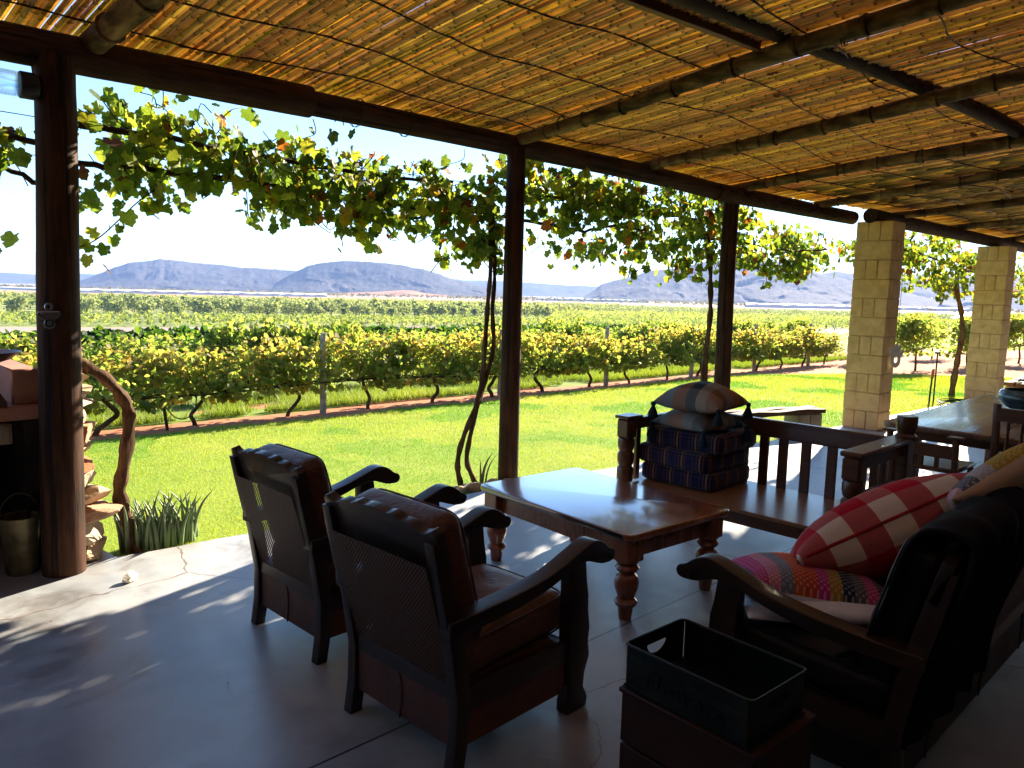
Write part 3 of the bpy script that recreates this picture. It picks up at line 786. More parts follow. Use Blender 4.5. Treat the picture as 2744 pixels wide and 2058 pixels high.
def row(y0, x0, x1, step, label, group, n, hgt, autumn, nv, seed, slope=-.027, hvar=lambda x: 1.0):
    protos = [proto_vine(label, group, n, hgt, autumn, seed + i) for i in range(nv)]
    i = 0; x = x0
    while x < x1:
        y = y0 + slope * (x - 4) + rnd.uniform(-.03, .03); loc = (x, y, tz1(x, y)); rz = rnd.choice((0, math.pi)) + rnd.uniform(-.08, .08)
        s = (rnd.uniform(.9, 1.1), rnd.uniform(.85, 1.1), hvar(x) * rnd.uniform(.86, 1.12))
        p = protos[i % nv]
        if i < nv: p.location = loc; p.rotation_euler = (0, 0, rz); p.scale = s
        else: dup(p, loc, rz, None, s)
        i += 1; x += step + rnd.uniform(-.06, .06)
row(9.47, -.95, 21.5, 1.19, 'yellowing grapevine with a crooked trunk in the front row beside the lawn', 'grapevines of the front row', 1350, 1.03, 1.0, 6, 100, hvar=lambda x: float(np.interp(x, [2, 9, 20], [.94, .92, .84])))
row(12.3, -3, 25, 1.25, 'green and yellow grapevine in the second row behind the front row', 'grapevines of the second row', 1500, 1.02, .45, 4, 200)
row(15.2, -4, 30, 1.3, 'green grapevine in the third row back from the lawn', 'grapevines of the third row', 1000, .86, .2, 3, 300)
# the small bushy vines by the red yard on the right
bp = proto_vine('bushy green grapevine with thick trunk on the bare red soil by the pillars', 'grapevines by the red yard', 1300, 1.15, .55, 400)
spots = [(20.3, 6.6), (23.0, 6.2), (22.6, 8.6), (25.6, 5.6), (26.0, 8.0), (29.0, 7.2), (30, 5.0), (28.5, 10), (33, 6), (33.5, 9)]
for i, (x, y) in enumerate(spots):
    if i == 0: bp.location = (x, y, tz1(x, y)); bp.scale = (1.1,) * 3
    else: dup(bp, (x, y, tz1(x, y)), rnd.uniform(-.3, .3), None, rnd.uniform(.95, 1.15))

# dark clipped-looking vine hedges further down the slope
def hedge(name, label, y0, x0, x1, h, w, n, pal, wts, slope=0.0):
    X = x0 + (x1 - x0) * rng.random(n) ** 1.2; v = rng.normal(0, w / 2.4, n); Y = y0 + slope * X + v
    top = h * (1 + .12 * (fbm(X * .6, X * 0, 3, 2) - .5)) * (1 - .2 * (v / w) ** 2)
    z = np.where(rng.random(n) < .5, top - np.abs(rng.normal(0, .07, n)), top * (.1 + .9 * rng.random(n)))
    P = np.stack([X, Y, tz(X, Y) + z], -1)
    T = rng.normal(0, .7, (n, 3)) + np.array([0, 0, -.4]); N = rng.normal(0, .55, (n, 3)) + np.array([.1, -.2, .8])
    C = pick(pal, wts, n)
    o = leaf_cloud(name, P, T, N, rng.uniform(.11, .22, n), C, M['rowleaf'], SIMPLE)
    return tag(o, label, 'hedge')
hedge('vine_hedge', 'long dark green vine row just behind the yellow rows', 19.5, -6, 42, 1.08, .9, 26000, [(.02, .055, .012), (.035, .09, .016), (.07, .13, .02)], (3, 3, 2))
hedge('vine_hedge', 'farthest long green vine row at the foot of the near slope', 27, -8, 60, .95, 1.0, 26000, [(.03, .07, .015), (.05, .11, .02), (.10, .16, .03)], (2, 3, 2))

# trellis posts and drip line of the front row
tp = MB(); tp.tube([(0, 0, -.15), (.005, 0, .4), (-.004, .003, .75), (0, 0, 1.12)], [.047, .045, .043, .04], 10, .03, 4)
post0 = tp.build('trellis_post', M['concretepost']); tag(post0, 'pale wooden trellis post standing in the front vine row', 'trellis post', 'trellis posts of the front row')
xs = [5.52, 8.82, 11.55, 14.37, 16.98, 19.7]
for i, x in enumerate(xs):
    y = 9.5 - .027 * (x - 4) - .04; o = post0 if i == 0 else post0.copy()
    if i: COL.objects.link(o)
    o.location = (x, y, tz1(x, y)); o.rotation_euler = (rnd.uniform(-.03, .03), rnd.uniform(-.03, .03), rnd.uniform(0, 6))
xx = np.arange(-1, 21, .4)
mb = MB(); mb.tube([(x, 9.47 - .027 * (x - 4) - .10, tz1(x, 9.5) + .42 + .03 * math.sin(x * 1.3)) for x in xx], .011, 6)
tag(mb.build('drip_pipe', M['black']), 'black irrigation pipe strung low along the front vine row', 'irrigation pipe')
for h in (.75, 1.0):
    mb = MB(); mb.tube([(x, 9.47 - .027 * (x - 4), tz1(x, 9.5) + h) for x in xx[::4]], .003, 4)
    tag(mb.build('trellis_wire', M['wire']), 'thin steel wire stretched along the %s of the front vine row' % ('middle' if h < .9 else 'top'), 'wire')
t = thing('drip_stake', 'short dark stake with a drip tube loop beside the front row', 'irrigation stake', (3.39, 9.33, tz1(3.39, 9.33)))
mb = MB(); mb.beam((0, 0, -.1), (-.05, 0, .33), .035, .03); mb.build('stake', M['black'], t)
mb = MB(); mb.tube(spline([(-.04, 0, .30), (.06, -.05, .16), (.20, -.04, .13), (.33, 0, .25), (.36, .05, .5)], 6), .007, 6); mb.build('tube_loop', M['black'], t)

# trellis end posts down at the fence strip
fp = MB(); fp.beam((0, 0, -.2), (.0, .9, 1.7), .09, .09); fp.beam((0, 1.3, -.2), (0, .8, 1.75), .10, .10)
f0 = fp.build('end_post', M['old']); tag(f0, 'slanted wooden end post at the edge of the lower vineyard', 'trellis post', 'end posts of the lower vineyard')
k = 0
for i in range(72):
    u = 16 + i * 2.5; v = 160 + rnd.uniform(-.3, .3); x = .946 * u + .325 * v; y = -.325 * u + .946 * v
    o = f0 if k == 0 else f0.copy()
    if k: COL.objects.link(o)
    k += 1; o.location = (x, y, tz1(x, y)); o.rotation_euler = (0, 0, R(-19) + R(90) + rnd.choice((0, math.pi)) + rnd.uniform(-.3, .3))

def far_vines(name, label, u0, u1, v0, v1, du, dv, h, pal, wts, sz, alo=6, ahi=84):
    U, Vv = np.meshgrid(np.arange(u0, u1, du), np.arange(v0, v1, dv)); U = U.ravel(); Vv = Vv.ravel(); n = len(U)
    U = U + rng.normal(0, .35, n) * du * .25; Vv = Vv + rng.uniform(-.5, .5, n) * dv
    x = .946 * U + .325 * Vv; y = -.325 * U + .946 * Vv
    az = np.degrees(np.arctan2(y, x)); k = (az > alo) & (az < ahi); x, y = x[k], y[k]; n = len(x)
    P = np.repeat(np.stack([x, y, tz(x, y) + h], -1), 3, 0); P += rng.normal(0, 1, P.shape) * np.array([sz * .4, sz * .4, h * .22])
    n = len(P); T = rng.normal(0, 1, (n, 3)); N = rng.normal(0, .5, (n, 3)) + np.array([0, -.1, .8])
    o = leaf_cloud(name, P, T, N, rng.uniform(.6, 1.2, n) * sz, pick(pal, wts, n), M['farleaf'], SIMPLE, None, 'stuff')
    return tag(o, label, 'vineyard')
_vp = [(.17, .23, .06), (.23, .29, .075), (.30, .34, .10)]
far_vines('lower_vineyard', 'wide green vineyard on the flat beyond the slanted end posts', -120, 330, 181, 241, 3.0, 1.5, 1.1, _vp, (3, 3, 2), .8)
far_vines('lower_vineyard', 'flat green vineyard in front of the distant orchard on the right', 60, 460, 241, 350, 3.4, 2.0, 1.1, [(.22, .28, .07), (.28, .33, .09), (.34, .37, .11)], (3, 3, 2), 1.1, 6, 43)
far_vines('far_vineyard', 'distant yellow green vineyard beyond the orchard trees', -170, 420, 390, 560, 5, 4, 1.3, [(.18, .22, .06), (.24, .27, .075), (.30, .31, .09)], (2, 3, 2), 2.3, 38, 84)

# orchard: separate trees
def tree_proto(seed, label):
    g = np.random.default_rng(seed); t = thing('orchard_tree', label, 'tree', (0, 0, 0), 0, 'orchard trees on the plain')
    mb = MB(); mb.tube(spline([(0, 0, -.3), (.05, 0, .6), (.0, .05, 1.2), (.1, 0, 2.2)], 3), [.11] * 4 + [.08] * 3 + [.04] * 3, 6, .1, seed)
    for a in range(4):
        an = a * 1.57 + g.uniform(-.4, .4); mb.tube([(0, 0, 1.0), (.5 * math.cos(an), .5 * math.sin(an), 1.8), (.8 * math.cos(an), .8 * math.sin(an), 2.6)], [.06, .045, .02], 5)
    mb.build('trunk', M['bark'], t)
    n = 420; cl = g.normal(0, 1, (11, 3)) * np.array([.75, .75, .6]) + np.array([0, 0, 2.1]); P = cl[g.integers(0, 11, n)] + g.normal(0, .33, (n, 3)); P[:, 2] = np.clip(P[:, 2], .5, None)
    T = g.normal(0, 1, (n, 3)); N = g.normal(0, .6, (n, 3)) + np.array([0, 0, .5])
    C = np.array([(.20, .26, .12), (.25, .31, .145), (.32, .36, .19)])[g.integers(0, 3, n)] * g.uniform(.8, 1.2, (n, 1))
    leaf_cloud('crown', P, T, N, g.uniform(.25, .5, n), C, M['farleaf'], SIMPLE, t); return t
LO = 'grey green orchard tree in the receding rows on the plain'
tps = [tree_proto(900 + i, LO) for i in range(4)]
cand = []
for r in range(-14, 40):
    for q in range(16):
        v = 249 + q * 6.6 + rnd.uniform(-1, 1); u = r * 8.2 - .1 * (v - 249) + rnd.uniform(-.5, .5)
        x = .946 * u + .325 * v; y = -.325 * u + .946 * v; az = math.degrees(math.atan2(y, x))
        if 43 < az < 84 and rnd.random() < .88: cand.append((math.hypot(x, y) - (25 if az > 62 else 0), x, y))
cand.sort(); rest = cand[285:]; cand = cand[:285]
for i, (_, x, y) in enumerate(cand):
    loc = (x, y, tz1(x, y)); s = rnd.uniform(1.15, 1.6)
    if i < 4: tps[i].location = loc; tps[i].scale = (s, s, s)
    else: dup(tps[i % 4], loc, rnd.uniform(0, 6), None, s)
# the orchard mass too far to count
n = 26000
az = np.radians(rng.uniform(8, 44, n)); vv = rng.uniform(0, 1, n)
d = np.where(az > R(43), 395 + 20 * vv, 430 + 130 * vv); x = d * np.cos(az); y = d * np.sin(az)
if rest:
    ex = np.array([(a, b) for _, a, b in rest]); k = rng.integers(0, len(ex), 9000); x = np.concatenate([x, ex[k, 0] + rng.normal(0, .8, 9000)]); y = np.concatenate([y, ex[k, 1] + rng.normal(0, .8, 9000)])
keep = (fbm(x / 25, y / 25, 3, 2) > .42); x, y = x[keep], y[keep]; n = len(x)
P = np.stack([x, y, tz(x, y) + rng.uniform(.6, 3.3, n)], -1)
o = leaf_cloud('far_orchard', P, rng.normal(0, 1, (n, 3)), rng.normal(0, .6, (n, 3)) + np.array([0, 0, .5]), rng.uniform(.5, 1.1, n), pick([(.15, .20, .095), (.20, .245, .12), (.26, .29, .155)], (2, 3, 2), n), M['farleaf'], SIMPLE, None, 'stuff')
tag(o, 'distant grey green band of orchard trees below the mountains', 'orchard')
# scrub dots on the sandy flats
n = 5000; az = np.radians(rng.uniform(5, 86, n)); d = 1100 + 1200 * rng.random(n); x = d * np.cos(az); y = d * np.sin(az)
P = np.stack([x, y, tz(x, y) + 1.0], -1)
o = leaf_cloud('desert_scrub', P, rng.normal(0, 1, (n, 3)), rng.normal(0, .6, (n, 3)) + np.array([0, 0, .4]), rng.uniform(2, 6, n), pick([(.10, .10, .06), (.14, .13, .08)], (1, 1), n), M['farleaf'], SIMPLE, None, 'stuff')
tag(o, 'dark scrub bushes dotting the sandy flats', 'scrub')
# shed and dark trees far right
t = thing('farm_shed', 'small pale roofed shed among dark trees at the right edge', 'shed', (150, 38, tz1(150, 38)), R(20))
mb = MB(); mb.box((0, 0, 1.4), (14, 8, 2.8), .02); mb.build('wall', M['cement'], t)
mb = MB(); mb.prism([(-5, 2.8), (5, 2.8), (0, 4.4)], -7.6, 7.6, 'x'); mb.build('roof', M['roofmetal'], t)
# ------------------------------------------------------------------ pergola
KR = .091
_bx = [-4, 7.3, 8.6, 9.6, 13.6, 24]
def beam_y(x): return np.interp(x, _bx, [4.5, 4.47, 4.24, 3.75, 3.45, 3.0])
def roof_z(x, y): return np.interp(x, _bx, [2.775, 2.745, 2.69, 2.63, 2.585, 2.52]) + KR * (beam_y(x) - y)   # centre line of the rafters
PG = thing('pergola', 'reed roofed pergola on dark round posts shading the porch', 'pergola', (1.07, 4.5, 0))
def loc(P): return [(p[0] - 1.07, p[1] - 4.5, p[2]) for p in P]
def pbuild(mb, name, mat, parent=PG, **kw):
    o = mb.build(name, mat, parent, **kw)
    if parent is PG: o.location = (-1.07, -4.5, 0)
    return o
def post(P, r, seed):
    mb = MB(); pts = spline(P, 8); rr = np.linspace(r * 1.08, r * .95, len(pts)); mb.tube(pts, rr, 22, .018, seed)
    return pbuild(mb, 'post', M['post'])
post([(1.07, 4.5, -.25), (1.085, 4.5, .6), (1.10, 4.5, 1.4), (1.12, 4.5, 2.0), (1.13, 4.5, 2.66)], .098, 1)
post([(4.368, 4.5, -.25), (4.372, 4.5, .8), (4.37, 4.5, 1.7), (4.377, 4.5, 2.68)], .079, 2)
post([(7.70, 4.5, -.3), (7.69, 4.5, .6), (7.66, 4.5, 1.6), (7.664, 4.5, 2.65)], .088, 3)
def log(P, r0, r1, name, mat, seed, n=16, lump=.03):
    mb = MB(); pts = spline(P, 8); mb.tube(pts, np.linspace(r0, r1, len(pts)), n, lump, seed); return pbuild(mb, name, mat)
log([(-3.5, 4.52, 2.69), (-1, 4.53, 2.68), (1.1, 4.52, 2.69), (2.55, 4.50, 2.70)], .085, .098, 'edge_beam', M['beam'], 5)
log([(2.40, 4.52, 2.70), (4.4, 4.53, 2.705), (6.2, 4.5, 2.69), (7.75, 4.5, 2.655)], .078, .088, 'edge_beam', M['beam'], 6)
log([(7.3, 4.47, 2.655), (8.6, 4.22, 2.60), (9.62, 3.98, 2.55)], .092, .08, 'edge_beam', M['beam'], 7)
log([(9.50, 3.73, 2.555), (11.5, 3.60, 2.53), (13.6, 3.45, 2.50), (18, 3.2, 2.47), (24, 3.0, 2.44)], .088, .075, 'edge_beam', M['beam'], 8)
log([(2.0, 2.42, 3.075), (3.5, 2.345, 3.07), (5.9, 2.09, 3.085), (7.67, 1.88, 3.02), (9.5, 1.75, 2.93), (14, 1.5, 2.90)], .07, .055, 'purlin', M['beam'], 9)
mb = MB(); mb.beam((2.2, 2.56, 3.02), (4.28, 2.40, 3.035), .045, .10, .004); pbuild(mb, 'brown_batten', M['plankwood'])
# bamboo rafters with node rings
def rafter(x0, x1, r, seed, y0=4.62):
    g = random.Random(seed); mb = MB(); pts = []; rad = []; y = y0 + g.uniform(-.04, .05); nxt = y - g.uniform(.15, .4); L = y0 + 2.1
    ys = [y]
    P = lambda yy: (x0 + (x1 - x0) * (y0 - yy) / L + .02 * math.sin(yy * 1.1 + seed), yy, float(roof_z(x0, yy)) + .015 * math.sin(yy * 1.7 + seed * 2))
    pts.append(P(y)); rad.append(r * .72)
    while y > -2.05:
        nx = y - g.uniform(.32, .46)
        for q, k in ((.10, .92), (.3, 1.0), (.6, .98), (.92, 1.0), (.96, 1.16), (.985, 1.14), (1.0, .93)):
            yy = y + (nx - y) * q; pts.append(P(yy)); rad.append(r * k * (.9 + .12 * min(1, (y0 - yy) / 2)))
        y = nx
    mb.tube(pts, rad, 14, .03, seed); return pbuild(mb, 'rafter', M['bamboo'])
RX = [(1.30, 1.75, .072), (4.37, 4.29, .052), (6.07, 5.93, .054), (7.68, 7.98, .056), (8.93, 9.35, .048), (10.25, 10.95, .05), (12.2, 13.2, .048), (14.3, 15.8, .048), (16.6, 18.2, .05), (-1.6, -1.5, .055)]
for i, (a, b, r) in enumerate(RX): rafter(a, b, r, 20 + i, float(beam_y(a)) + .12)

def reeds():
    Vs, Fs, Ts = [], [], []; base = 0; x = -1.3; i = 0
    gaps = [(2.9, 3.1), (5.05, 2.6), (6.6, 3.3)]
    while x < 22:
        near = x < 8.5; n = 6 if near else 4; r = rng.uniform(.0084, .0120)
        y_end = float(beam_y(x)) + .30 + rng.normal(0, .022)
        y = y_end; ys = [y]; rr = [r]; tn = [1.0]; ph = rng.uniform(0, 6.28); skew = rng.normal(0, .003)
        while y > -2.15:
            step = rng.uniform(.16, .34) if near else rng.uniform(.3, .5); y2 = y - step
            if near: ys += [y2 + .012, y2, y2 - .010]; rr += [r, r * 1.22, r * .98]; tn += [1.0, .16, .85]
            else: ys += [y2 + .02, y2]; rr += [r, r * 1.12]; tn += [1.0, .22]
            y = y2
        ys = np.array(ys); rr = np.array(rr); tn = np.array(tn); m = len(ys)
        cx = x + skew * (y_end - ys) + .006 * np.sin(ys * rng.uniform(.5, 1.2) + ph)
        cz = roof_z(x, ys) + .105 + rng.normal(0, .003) + .006 * np.sin(ys * .9 + ph) + .012 * np.sin(x * 1.3) - .02 * (fbm(x / 1.5, 3.0, 2, 1) - .5)
        a = np.arange(n) * 2 * np.pi / n + ph
        V = np.stack([cx[:, None] + rr[:, None] * np.cos(a), np.repeat(ys[:, None], n, 1), cz[:, None] + rr[:, None] * np.sin(a)], -1).reshape(-1, 3)
        j = np.arange(m - 1)[:, None]; k = np.arange(n)[None]; k2 = (k + 1) % n
        F = np.stack([j * n + k, j * n + k2, (j + 1) * n + k2, (j + 1) * n + k], -1).reshape(-1, 4) + base
        h = rng.random(); c = np.array([.82, .60, .255]) * (.86 + .18 * h) * np.array([1, 1 + .08 * rng.normal(), 1 + .2 * rng.normal()])
        if rng.random() < .06: c = c * np.array([.66, .70, .66])
        T = (c[None] * tn[:, None])[:, None, :].repeat(n, 1).reshape(-1, 3)
        Vs.append(V); Fs.append(F); Ts.append(T); base += len(V)
        x += r * 1.40 if rng.random() > .004 else r * 2.2
    V = np.vstack(Vs); o = np_mesh('reed_mat', V - np.array([1.07, 4.5, 0]), np.vstack(Fs), M['reed'], PG, np.vstack(Ts))
    o.location = (0, 0, 0); return o
mat_o = reeds()
for i, y in enumerate((4.42, 3.98, 3.42, 2.86, 2.2, 1.55, .9)):
    g = random.Random(i); pts = []
    for x in np.arange(-1.2, 16, .09):
        rel = x / 1.75; yy = y + .07 * math.sin(rel * 2.6 + i * 1.3) + .03 * math.sin(rel * 7.1 + i) + g.uniform(-.006, .006) - (4.5 - float(beam_y(x))) * (1 if y > 1.8 else .5)
        pts.append((x - 1.07, yy - 4.5, float(roof_z(x, yy)) + .086 + .004 * math.sin(x * 60) - .02 * (fbm(x / 1.5, 3.0, 2, 1) - .5) + .012 * math.sin(x * 1.3)))
    mb = MB(); mb.tube(pts, [.0045 + .002 * (k % 2) for k in range(len(pts))], 5); mb.build('lacing_wire', M['wire'], mat_o)
# wire ties on beam and rafters
for x in (1.55, 2.0, 2.9, 3.3, 5.6, 6.9):
    mb = MB(); mb.tube([(x + .012 * a / 6.28 + .01 * math.sin(a), 4.52 + .092 * math.cos(a), 2.70 + .092 * math.sin(a)) for a in np.linspace(0, 12.56, 33)], .003, 4); pbuild(mb, 'wire_tie', M['wire'])
for (a, b, r) in RX[1:5]:
    for y in (4.0, 3.3, 2.65, 1.9):
        xx_ = a + (b - a) * (4.62 - y) / 6.7
        mb = MB(); mb.tube([(xx_ + (r + .004) * math.cos(q), y + .014 * q / 6.28 + .006 * math.cos(q), float(roof_z(a, y)) + (r + .004) * math.sin(q)) for q in np.linspace(0, 12.56, 29)], .0035, 4); pbuild(mb, 'wire_tie', M['wire'])
# dry leaves caught in the reeds
for i in range(26):
    x = rnd.uniform(4.6, 10.5); y = rnd.uniform(1.8, 4.2); s = rnd.uniform(.05, .11)
    pts, fc = LOBED; a = rnd.uniform(0, 6.28); q = Matrix.Rotation(a, 3, 'Z') @ Matrix.Rotation(rnd.uniform(-.7, .7), 3, 'X')
    V = [tuple(q @ (Vector(p) * s)) for p in pts]
    if i == 0:
        dl = np_mesh('dry_leaf', np.array(V), [list(f) for f in fc], M['dryleaf'], None, smooth=False)
        tag(dl, 'curled brown dead leaf caught under the reed ceiling', 'dead leaf', 'dead leaves in the reed ceiling'); o = dl
    else:
        o = dl.copy(); COL.objects.link(o); o.rotation_euler = (rnd.uniform(-.6, .6), rnd.uniform(-.6, .6), a); k = s / .08; o.scale = (k, k, k)
    o.location = (x, y, float(roof_z(x, y)) + .080)

# ------------------------------------------------------------------ block pillars
def pillar(label, x0, x1, y0, y1, h, rows):
    t = thing('block_pillar', label, 'pillar', ((x0 + x1) / 2, (y0 + y1) / 2, 0), 0, 'painted block pillars')
    wx, wy = x1 - x0, y1 - y0; ch = h / rows; mb = MB(); jt = MB()
    jt.box((0, 0, h / 2 - .01), (wx - .018, wy - .018, h), .002)
    for r in range(rows):
        z = (r + .5) * ch; g = .005; ox, oy = rnd.uniform(-.004, .004), rnd.uniform(-.004, .004)
        if r % 2 == 0:      # two stretcher halves seen as three stack joints on the -x side
            cuts = [-wy / 2, -wy / 2 + wy * .34, -wy / 2 + wy * .66, wy / 2]
            for a, b in zip(cuts[:-1], cuts[1:]):
                mb.box((ox, (a + b) / 2 + oy, z), (wx + rnd.uniform(-.006, .006), b - a - g, ch - g), .009)
        else:
            cuts = [-wx / 2, -wx / 2 + wx * .36, -wx / 2 + wx * .68, wx / 2]
            for a, b in zip(cuts[:-1], cuts[1:]):
                mb.box(((a + b) / 2 + ox, oy, z), (b - a - g, wy + rnd.uniform(-.006, .006), ch - g), .009)
    mb.build('block_courses', M['pillar'], t); jt.build('mortar', M['joint'], t); return t
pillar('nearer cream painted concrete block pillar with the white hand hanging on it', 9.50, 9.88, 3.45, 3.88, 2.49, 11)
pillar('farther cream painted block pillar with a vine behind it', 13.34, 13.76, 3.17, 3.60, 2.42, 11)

# ornament: white hand on a chain
t = thing('hand_ornament', 'white hand shaped ornament hanging by a chain on the nearer pillar', 'ornament', (9.72, 3.385, .86), R(-32)); t.scale = (.63, .63, .63)
def ring(mb, c, r1, r2, th):
    n = 22; V = []; F = []
    for i in range(n):
        a = 6.2832 * i / n
        for rr, yy in ((r1, -th), (r2, -th), (r2, th), (r1, th)): V.append((c[0] + rr * .82 * math.cos(a), c[1] + yy, c[2] + rr * 1.25 * math.sin(a)))
    for i in range(n):
        k = (i + 1) % n
        for q in range(4): F.append([4 * i + q, 4 * k + q, 4 * k + (q + 1) % 4, 4 * i + (q + 1) % 4])
    mb.add(V, F)
mb = MB(); ring(mb, (0, 0, 0), .055, .125, .009)
for dx, h, w, rot in ((-.10, .17, .030, .42), (-.045, .21, .030, .16), (.0, .25, .032, -.02), (.05, .22, .030, -.2), (.105, .14, .032, -.6)):
    q = Matrix.Rotation(-rot, 3, 'Y'); c = q @ Vector((0, 0, h / 2)); b = Vector((dx * .75, 0, .075))
    out = [(-w, 0), (w, 0), (w, h * .7), (w * .75, h * .9), (0, h), (-w * .75, h * .9), (-w, h * .7)]
    mb.prism([((q @ Vector((a, 0, z)))[0] + b[0], (q @ Vector((a, 0, z)))[2] + b[2]) for a, z in out], -.0085, .0085, 'y')
mb.build('hand', M['white'], t, bevel=0)
mb = MB()
for i in range(76):
    z = .33 + i * .0155; dx = .0; mb.tube([(dx + .006 * math.cos(a) * (1 if i % 2 else .3), .006 * math.cos(a) * (.3 if i % 2 else 1), z + .011 * math.sin(a)) for a in np.linspace(0, 6.28, 9)], .0022, 4)
mb.build('chain', M['wire'], t)

# ------------------------------------------------------------------ vines on the pergola
def add_twigs(o, mb, mat):
    me = o.data; bm = bmesh.new(); bm.from_mesh(me); vs = [bm.verts.new(v) for v in mb.V]
    for f in mb.F:
        try: bm.faces.new([vs[i] for i in f]).material_index = 1
        except ValueError: pass
    bm.to_mesh(me); bm.free(); me.materials.append(mat)
def pergola_vine(label, stems, canes, spans, hang, seed):
    """stems/canes: lists of (points, r0, r1); spans: (x0,x1,z0,z1,n)"""
    t = thing('pergola_vine', label, 'grapevine', stems[0][0][0], 0, 'grapevines trained on the pergola')
    o0 = Vector(stems[0][0][0]); g = np.random.default_rng(seed)
    for i, (P, r0, r1) in enumerate(stems):
        pts = spline(P, 7); mb = MB(); mb.tube(pts - np.array(o0), np.linspace(r0, r1, len(pts)) * (1 + .14 * np.sin(np.arange(len(pts)) * 1.1 + i)), 12, .16, seed + i); mb.build('trunk', M['bark'], t)
    for i, (P, r0, r1) in enumerate(canes):
        pts = spline(P, 7) + g.normal(0, .006, (len(spline(P, 7)), 3)); mb = MB(); mb.tube(pts - np.array(o0), np.linspace(r0, r1, len(pts)), 7, .12, seed + 30 + i); mb.build('cane', M['cane'], t)
    mb = MB(); Ps, Cs, Zs = [], [], []
    for (x0, x1, zl, zh, n, *yb) in spans:
        n = int(n * .56); nc = max(5, int(n / 9)); cx = g.uniform(x0, x1, nc); cz = zl + (zh - zl) * g.beta(1.15, 1.15, nc); cy = (yb[0] if yb else 4.82) + g.normal(0, .13, nc)
        k = g.integers(0, nc, n); P = np.stack([cx, cy, cz], -1)[k] + g.normal(0, 1, (n, 3)) * np.array([.065, .08, .06]); Ps.append(P); Zs.append(np.clip((P[:, 2] - zl) / (zh - zl), 0, 1))
        for q in range(nc):
            a = np.array([cx[q], cy[q], cz[q]]); b = a + np.array([g.uniform(-.2, .2), g.uniform(-.12, .12), g.uniform(-.18, .16)]); m_ = (a + b) / 2 + g.normal(0, .04, 3)
            mb.tube(spline([a - np.array(o0), m_ - np.array(o0), b - np.array(o0)], 3), .0035, 4)
    for (P, n) in hang:      # dangling shoots
        pts = spline(P, 6); mb.tube(pts - np.array(o0), .004, 4); k = g.integers(0, len(pts), n); Pp = pts[k] + g.normal(0, .045, (n, 3)); Ps.append(Pp); Zs.append(g.random(n) * .4)
    P = np.vstack(Ps); z = np.concatenate(Zs); n = len(P)
    T = np.stack([g.normal(0, .5, n), g.normal(0, .5, n), g.normal(-.85, .35, n)], -1); N = np.stack([g.normal(.2, .7, n), g.normal(-.6, .7, n), g.normal(.25, .4, n)], -1)
    pal = np.array([(.10, .165, .028), (.16, .23, .036), (.28, .34, .055), (.34, .34, .045), (.42, .29, .04), (.36, .12, .03), (.16, .06, .03)])
    w = g.random(n); idx = np.searchsorted(np.cumsum([.30, .29, .22, .09, .045, .03, .025]), w); idx = np.clip(idx, 0, 6)
    C = pal[idx] * g.uniform(.75, 1.2, (n, 1))
    f = leaf_cloud('foliage', P - np.array(o0), T, N, g.uniform(.042, .098, n), C, M['leaf'], LOBED, t)
    add_twigs(f, mb, M['cane']); return t
Y0 = 4.82
pergola_vine('thick crooked grapevine climbing beside the left post over the aloes',
    [([(1.50, 4.66, -.12), (1.47, 4.70, .10), (1.438, 4.75, .30), (1.465, 4.75, .46), (1.50, 4.75, .72), (1.484, 4.75, .86), (1.37, 4.74, 1.01), (1.24, 4.72, 1.11), (1.19, 4.70, 1.30), (1.21, 4.70, 1.55), (1.20, 4.72, 1.9), (1.23, 4.76, 2.20), (1.28, 4.8, 2.42)], .041, .024)],
    [([(1.26, 4.78, 2.40), (1.7, Y0, 2.40), (2.2, Y0, 2.39), (2.8, Y0, 2.37), (3.4, Y0, 2.37), (4.0, Y0, 2.40)], .020, .012), ([(1.23, 4.76, 2.18), (1.6, Y0, 2.20), (2.1, Y0, 2.21), (2.7, Y0, 2.19), (3.2, Y0, 2.18), (3.7, Y0, 2.16), (4.25, Y0, 2.19)], .018, .011),
     ([(1.22, 4.75, 2.25), (.9, 4.8, 2.30), (.5, 4.8, 2.38), (-.2, 4.85, 2.4)], .018, .010), ([(1.22, 4.75, 2.0), (.95, 4.8, 2.12), (.6, 4.8, 2.05), (0, 4.85, 2.1)], .016, .008)],
    [(1.2, 1.7, 1.98, 2.58, 230), (1.6, 2.2, 2.04, 2.58, 420), (2.2, 2.75, 2.03, 2.46, 430), (2.6, 3.3, 1.98, 2.48, 460), (2.0, 2.3, 2.35, 2.62, 30), (2.55, 2.75, 2.4, 2.62, 30), (3.1, 3.8, 1.94, 2.50, 480), (-.6, 1.05, 1.88, 2.55, 600)],
    [([(1.25, 4.75, 1.72), (1.4, 4.8, 1.80), (1.62, 4.82, 2.02), (1.75, 4.8, 2.12)], 26), ([(.92, 4.8, 1.95), (.90, 4.82, 1.75), (.84, 4.83, 1.62)], 4)], 51)
